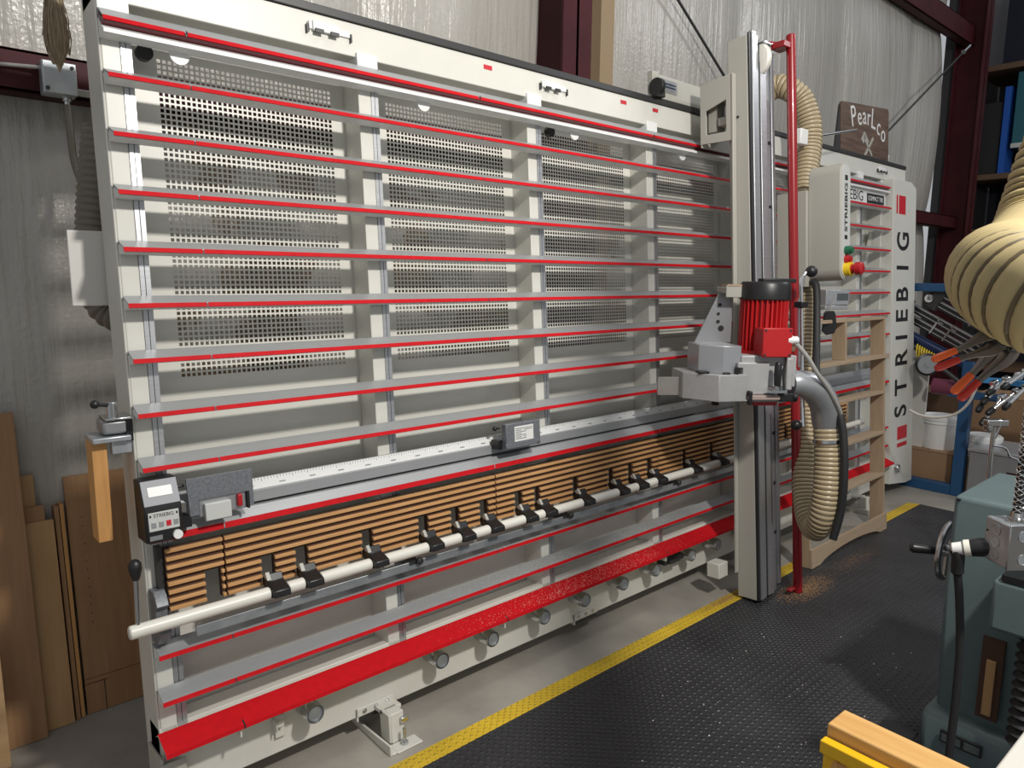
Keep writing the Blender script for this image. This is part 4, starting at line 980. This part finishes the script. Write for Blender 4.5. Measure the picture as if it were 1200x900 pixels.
tag(MB().tube(smooth([(4.442, -0.292, 0.739), (4.39, -0.384, 0.725), (4.361, -0.491, 0.734), (4.332, -0.592, 0.775), (4.284, -0.668, 0.859), (4.222, -0.723, 0.985)], 10), .008, 10).build('white_cable', 'whitepipe'), 'white cable drooping from the saw end post across the blue rack', 'cable')

# tall shelving beyond the steel column
rs = empty('storage_shelving', (9.2, -.4, 0)); tag(rs, 'tall dark storage shelving beyond the far right steel column', 'shelving')
dk = mat('shelf_navy', (.014, .017, .03), .5)
for y in (-1.4, 1.32): MB().box(0, .06, y, y + .06, 0, 5).build('upright', dk, rs)
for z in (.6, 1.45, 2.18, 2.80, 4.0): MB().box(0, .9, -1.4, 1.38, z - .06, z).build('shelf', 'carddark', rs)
MB().box(.88, .9, -1.4, 1.38, 0, 5).build('back_panel', dk, rs)
tb = empty('teal_carton', (9.22, .155, 3.07)); tag(tb, 'teal carton with a white shipping label high on the storage shelving', 'carton')
MB().box(0, .5, -.5, .42, 0, .82).build('body', 'tealbox', tb, bevel=.01)
MB().box(-.003, 0, .02, .28, .45, .68).build('shipping_label', 'signwhite', tb)
q = MB(); q.box(-.004, .0, -.5, .42, 0, .05); q.build('tape', 'lcd', tb)
carton('cardboard_box', 9.22, 9.8, -.12, .55, 2.20, 2.735, 'card', 'cardboard carton below the teal carton on the storage shelving')
tag(MB().box(9.22, 9.5, .62, .68, 2.80, 3.75).build('blue_binder', 'bluebook'), 'thin blue board standing upright left of the teal carton', 'board')
carton('shelf_shade_block', 9.25, 9.8, .70, .90, 2.80, 3.6, 'rubber', 'black block added for the shaded shelf interior left of the blue board', False)  # solid black block put in for the shade inside the shelf

# ------------------------------------------------------------------ foreground right: machine, hose, clamps, outlet box
tm = empty('pedestal_machine', (1.975, -1.305, 0)); tag(tm, 'grey green cast iron pedestal machine with a handwheel on the black mat', 'machine')
b = MB(); b.prism([(.03, .14), (-.012, .60), (.0, .86), (.0, .9), (.44, .9), (.44, .14)], -.75, .0, 'y'); b.build('pedestal', 'teal', tm, bevel=.015, seg=3)
b = MB(); b.prism([(-.032, .012), (-.04, .14), (-.025, .165), (.47, .165), (.48, .012)], -.80, .022, 'y'); b.build('base', 'teal', tm, bevel=.02, seg=3)
b = MB(); b.box(-.17, -.02, -.62, -.17, .565, .72); b.build('knee', 'teal', tm, bevel=.012, seg=3)
b = MB(); b.box(-.17, .02, -.60, -.19, .722, .74); b.build('knee_top', 'black', tm)
np_ = MB().box(-.053, -.046, -.165, -.045, .085, .125, ).build('name_plate', 'ink', tm, bevel=.001)
b = MB()
for y0, y1 in ((-.075, -.05), (-.105, -.09), (-.16, -.115)): b.box(-.055, -.0525, y0, y1, .092, .116)
b.build('plate_print', 'lcdark', np_)
wh = MB()
ring = [(.07 , .045, .70)]
cx_, cz_ = .165, .655
wh.tube([(cx_ + .095 * math.cos(a), .05, cz_ + .095 * math.sin(a)) for a in [2 * PI * k / 32 for k in range(33)]], .011, 10, caps=False)
for k in range(3): a = 2 * PI * k / 3 + .5; wh.cyl((cx_, .05, cz_), (cx_ + .095 * math.cos(a), .05, cz_ + .095 * math.sin(a)), .009)
wh.cyl((cx_, 0, cz_), (cx_, .065, cz_), .022)
wh = wh.build('handwheel', 'steel', tm)
MB().lathe((cx_ - .085, .055, cz_ + .02), (-.55, 1, 0), [(0, .008), (.01, .014), (.075, .017), (.085, .010)], 16).build('wheel_handle', 'black', wh)
b = MB(); b.tube([(-.12, -.34 , .16), (-.12, -.34, .54)], [.04 + .012 * (i % 2) for i in range(2)], 18)
zz = [.20 + .36 * i / 24 for i in range(25)]; b = MB().tube([(-.09, -.27, z) for z in zz], [.028 + .014 * (i % 2) for i in range(25)], 18); b.build('bellows', 'rubber', tm, ang=20)
b = MB(); b.box(-.012, .0, -.185, -.125, .20, .47); b.build('recess', 'darkwood', tm)
b = MB(); b.box(-.02, -.002, -.168, -.142, .215, .40); b.build('wood_stick', 'ply', tm, bevel=.002)
b = MB(); b.box(-.16, .0, .03, .14, .045, .052, T(0, 0, 0)); b.box(-.10, -.02, .04, .10, .012, .05); b.build('foot_pedal', 'black', tm, bevel=.004)
b = MB(); b.box(-.01, .0, -.02, -.01, .885, .892); b.build('lid_hinge', 'black', tm)

ob = empty('outlet_box', (1.491, -1.562, 0.916)); tag(ob, 'metal outlet box hanging from a braided cord in front of the grey green machine', 'outlet box')
ob.rotation_euler = (0, 0, R(-38))
ob.location = (1.521, -1.613, 0.928)
b = MB(); b.box(-.058, .058, 0, .085, -.056, .056)
bx = b.build('box_body', 'galv', ob, bevel=.004)
b = MB(); b.box(-.061, .061, -.004, .0, -.059, .059); b.build('cover_edge', 'steel', bx, bevel=.002)
q = MB()
for z in (-.032, .0, .032):
    q.lathe((-.0585, .045, z), (-1, 0, 0), [(0, .0145), (.0012, .0145), (.0012, .0125), (.0004, .0120)], 20)
for x, z in ((-.025, .03), (.03, .0), (-.02, -.03)): q.lathe((x, -.0045, z), (0, -1, 0), [(0, .014), (.0012, .014), (.0012, .012), (.0004, .0115)], 20)
q.build('knockout', 'galv', bx)
q = MB()
for y, z in ((.075, -.02), (.075, .02)): q.lathe((-.0585, y, z), (-1, 0, 0), [(0, .003), (.001, .003)], 8)
q.build('box_hole', 'ink', bx)
hcord = smooth([(-.02, .03, .058), (-.018, .03, .2), (-.01, .03, .5), (.0, .03, 2.2)], 12)
q = MB().lathe((-.02, .03, .056), (0, 0, 1), [(0, .022), (.012, .022), (.014, .016), (.026, .015)], 18); q.build('cord_grip', 'steel', ob)
MB().tube(hcord, .0115, 12).build('pendant_cord', 'rubber', ob)
q = MB()
for s in (1, -1):
    for ph in range(4):
        pts = [(-.019 + .0125 * math.cos(s * 2 * PI * t * 7 + ph * PI / 2), .03 + .0125 * math.sin(s * 2 * PI * t * 7 + ph * PI / 2), .07 + .36 * t) for t in [i / 112 for i in range(113)]]
        q.tube(pts, .0014, 4)
q.build('wire_mesh_grip', 'chrome', ob)
pg = empty('plug', (1.525, -1.489, 0.89)); tag(pg, 'black plug with white collar on a black cord at the outlet box', 'plug')
o_ = Vector((1.525, -1.489, 0.89)); rl_ = lambda p: Vector(p) - o_
d_ = (rl_((1.536, -1.524, 0.9)) - rl_((1.525, -1.489, 0.89))).normalized()
MB().lathe(tuple(-d_ * .005), tuple(d_), [(0, .022), (.02, .024), (.05, .024), (.053, .018)], 16).build('plug_body', 'black', pg)
MB().lathe(tuple(-d_ * .022), tuple(d_), [(0, .018), (.003, .022), (.016, .022), (.018, .02)], 16).build('collar', 'whitepipe', pg)
MB().lathe(tuple(-d_ * .05), tuple(d_), [(0, .01), (.004, .016), (.026, .018)], 12).build('strain_relief', 'white', pg)
cd = smooth([tuple(-d_ * .04), rl_((1.516, -1.46, 0.86)), rl_((1.522, -1.46, 0.82)), rl_((1.53, -1.469, 0.744)), rl_((1.53, -1.483, 0.604)), rl_((1.52, -1.489, 0.462)), rl_((1.506, -1.492, 0.319)), rl_((1.491, -1.501, 0.204))], 10)
MB().tube(cd, [.016 if i < 22 else .0105 for i in range(len(cd))], 12).build('plug_cord', 'rubber', pg)

# straw-coloured flexible hose in the foreground
fh = empty('flexible_hose', (0, 0, 0)); tag(fh, 'large straw coloured flexible hose curling at the right edge in the foreground', 'hose')
hose(fh, [(1.414, -1.623, 2.832), (1.303, -1.674, 2.359), (1.212, -1.689, 2.012), (1.166, -1.674, 1.884), (1.132, -1.661, 1.798), (1.105, -1.653, 1.724), (1.049, -1.655, 1.664), (0.89, -1.672, 1.617), (0.703, -1.701, 1.596), (0.591, -1.739, 1.582), (0.543, -1.781, 1.565), (0.531, -1.829, 1.545), (0.528, -1.87, 1.527)], .072, .0195, 'hose2', depth=.11, sub=10, power=.8, raise_=.003)

# two spring clamps with orange grips
def spring_clamp(label, o, ang, tilt, s=1.0):
    e = empty('spring_clamp', o, (0, 0, 0)); tag(e, label, 'clamp')
    # local x right, y into the scene, z up, built flat facing the aisle then rotated in its own plane
    e.rotation_euler = (Matrix.Rotation(R(-41), 4, 'Z') @ Matrix.Rotation(R(tilt), 4, 'X') @ Matrix.Rotation(R(-ang), 4, 'Y')).to_euler()
    def arm(sg):
        q = MB(); pts = [(-.100, sg * .0085), (-.06, sg * .0085), (-.03, sg * .0115), (-.008, sg * .014), (.012, sg * .008), (.03, -sg * .008), (.055, -sg * .017), (.075, -sg * .006)]
        P = smooth([(x * s, 0, z * s) for x, z in pts], 6)
        hw = [.005 * s + .006 * s * math.exp(-((p.x / s - .0) / .035) ** 2) for p in P]
        th = [.004 * s + .005 * s * math.exp(-((p.x / s - .0) / .03) ** 2) for p in P]
        vs = []; fs = []
        for i, p in enumerate(P):
            t = (P[min(i + 1, len(P) - 1)] - P[max(i - 1, 0)]).normalized(); n = Vector((-t.z, 0, t.x))
            for dy, dn in ((-1, -1), (1, -1), (1, 1), (-1, 1)): vs.append(p + Vector((0, dy * hw[i], 0)) + n * dn * th[i])
        for i in range(len(P) - 1):
            for k in range(4): fs.append((4 * i + k, 4 * i + (k + 1) % 4, 4 * i + 4 + (k + 1) % 4, 4 * i + 4 + k))
        fs += [(3, 2, 1, 0), tuple(4 * (len(P) - 1) + k for k in range(4))]
        q.add(vs, fs); q.build('lever', 'gun', e, bevel=.0015)
        a = Vector((-.064 * s, 0, sg * .0085 * s)); b_ = Vector((-.106 * s, 0, sg * .0085 * s))
        pp_ = resample([a, b_], .003 * s); nn_ = len(pp_)
        MB().tube(pp_, [(.0062 + .0014 * (i / nn_)) * s if i < nn_ - 2 else .0066 * s - .002 * s * (i - nn_ + 2) for i in range(nn_)], 12).build('grip', 'orange' if sg > 0 else 'redorange', e)
        MB().tube([Vector((.058 * s, 0, -sg * .017 * s)), Vector((.078 * s, 0, -sg * .004 * s))], .0075 * s, 10).build('jaw_tip', 'redorange', e, bevel=.002)
    arm(1); arm(-1)
    q = MB()
    q.tube([(.012 * s + .012 * s * math.cos(a), -.016 * s + .032 * s * a / (10 * PI), .012 * s * math.sin(a)) for a in [10 * PI * k / 80 for k in range(81)]], .0016 * s, 6)
    q.build('spring', 'dark', e)
    MB().cyl((.012 * s, -.02 * s, 0), (.012 * s, .02 * s, 0), .005 * s, 12).build('rivet', 'steel', e)
spring_clamp('steel spring clamp with level orange grips hanging in the foreground at right', (0.566, -1.734, 1.499), 23, 0, .78)
spring_clamp('steel spring clamp with grips pointing down in front of the blue rack', (0.624, -1.734, 1.484), 48, 0, .86)

# sawhorse in the lower right corner
shs = empty('sawhorse', (0, 0, 0)); tag(shs, 'sawhorse with a pine top rail and yellow steel brackets in the lower right corner', 'sawhorse')
e0 = Vector((0.601, -1.538, 0.82)); e1 = Vector((0.665, -1.543, 0.82)); e2 = Vector((0.661, -1.743, 0.82))
dx = (e2 - e1).normalized(); nw = Vector((dx.y, -dx.x, 0)); wdt = abs((e0 - e1).dot(nw)); ang_ = math.atan2(dx.y, dx.x)
if (e0 - e1).dot(nw) < 0: nw = -nw
mxr = Matrix.Translation(e1) @ Matrix.Rotation(ang_, 4, 'Z')
sgn = 1 if (Matrix.Rotation(ang_, 3, 'Z') @ Vector((0, 1, 0))).dot(nw) > 0 else -1
sk = (e0 - e1).dot(dx)
b = MB(); ya, yb = sorted((0, sgn * wdt))
b.box(0, 1.0, ya, yb, -.042, 0, mxr)
b.build('top_rail', wood('pine_rail', (.70, .43, .16), (.55, .29, .09), 1, scale=7), shs, bevel=.003)
b = MB(); y2 = sgn * (wdt + .003)
ya, yb = sorted((y2, y2 + sgn * .004)); b.box(.0, .085, ya, yb, -.16, -.022, mxr); b.box(0, .9, *sorted((y2, y2 + sgn * .02)), -.045, -.022, mxr)
b.box(0, .085, *sorted((-sgn * .004, -sgn * .008)), -.16, -.025, mxr); b.box(0.0, .9, *sorted((-sgn*.004, y2)), -.047, -.0435, mxr)
br_ = b.build('bracket', 'yellowsteel', shs, bevel=.002)
q = MB()
for t, z in ((.03, -.06), (.045, -.075), (.058, -.07)): q.lathe(tuple(mxr @ Vector((t, y2 + sgn * .005, z))), tuple((mxr.to_3x3() @ Vector((0, sgn, 0)))), [(0, .005), (.003, .004)], 10)
q.build('rivet', 'yellowcord', br_)
for t in (.03, .86):
    for s in (1, -1):
        q = MB(); a = mxr @ Vector((t, sgn * wdt * .5 + s * .02, -.06)); bb = mxr @ Vector((t, sgn * wdt * .5 + s * .26, -.82))
        bb.z = .012
        q.tube([a, bb], .03, 4); q.build('leg', 'pine', shs)
# cream table top at the corner
tt = empty('work_table', (0, 0, 0)); tag(tt, 'cream table top corner at the bottom right edge of the photo', 'table')
c0 = Vector((0.552, -1.796, 0.9)); c1 = Vector((0.698, -1.799, 0.9))
dv = (c1 - c0).normalized(); nn = Vector((dv.y, -dv.x, 0))
a0 = c0 - dv * .45; a1 = c1 + dv * .5
MB().prism([(a0.x, a0.y), (a1.x, a1.y), (a1.x + nn.x * .5, a1.y + nn.y * .5), (a0.x + nn.x * .5, a0.y + nn.y * .5)], .87, .90, 'z').build('table_top', 'cream', tt, bevel=.004)
for (px, py) in ((a0 + nn * .06 + dv * .06)[:2], (a1 + nn * .06 - dv * .06)[:2], (a0 + nn * .44 + dv * .06)[:2], (a1 + nn * .44 - dv * .06)[:2]):
    MB().box(px - .025, px + .025, py - .025, py + .025, .0, .87).build('leg', 'cream2', tt)

# ------------------------------------------------------------------ camera
cam = bpy.data.cameras.new('Camera'); co_ = bpy.data.objects.new('Camera', cam); COL.objects.link(co_)
yaw, pit, rol = R(41.49), R(-8.52), R(.58)
fw = Vector((math.sin(yaw) * math.cos(pit), math.cos(yaw) * math.cos(pit), math.sin(pit)))
rt = Vector((math.cos(yaw), -math.sin(yaw), 0)); up = rt.cross(fw)
rt2 = rt * math.cos(rol) + up * math.sin(rol); up2 = up * math.cos(rol) - rt * math.sin(rol)
mw = Matrix((rt2, up2, -fw)).transposed().to_4x4(); mw.translation = (-.572, -2.034, 1.58)
co_.matrix_world = mw
cam.sensor_width = 36; cam.lens = 842.3 * 36 / 1200; cam.clip_start = .02
SC.camera = co_
SC.view_settings.view_transform = 'Standard'; SC.view_settings.look = 'None'; SC.view_settings.gamma = 1; SC.view_settings.exposure = 0.0
SC.view_settings.use_curve_mapping = False
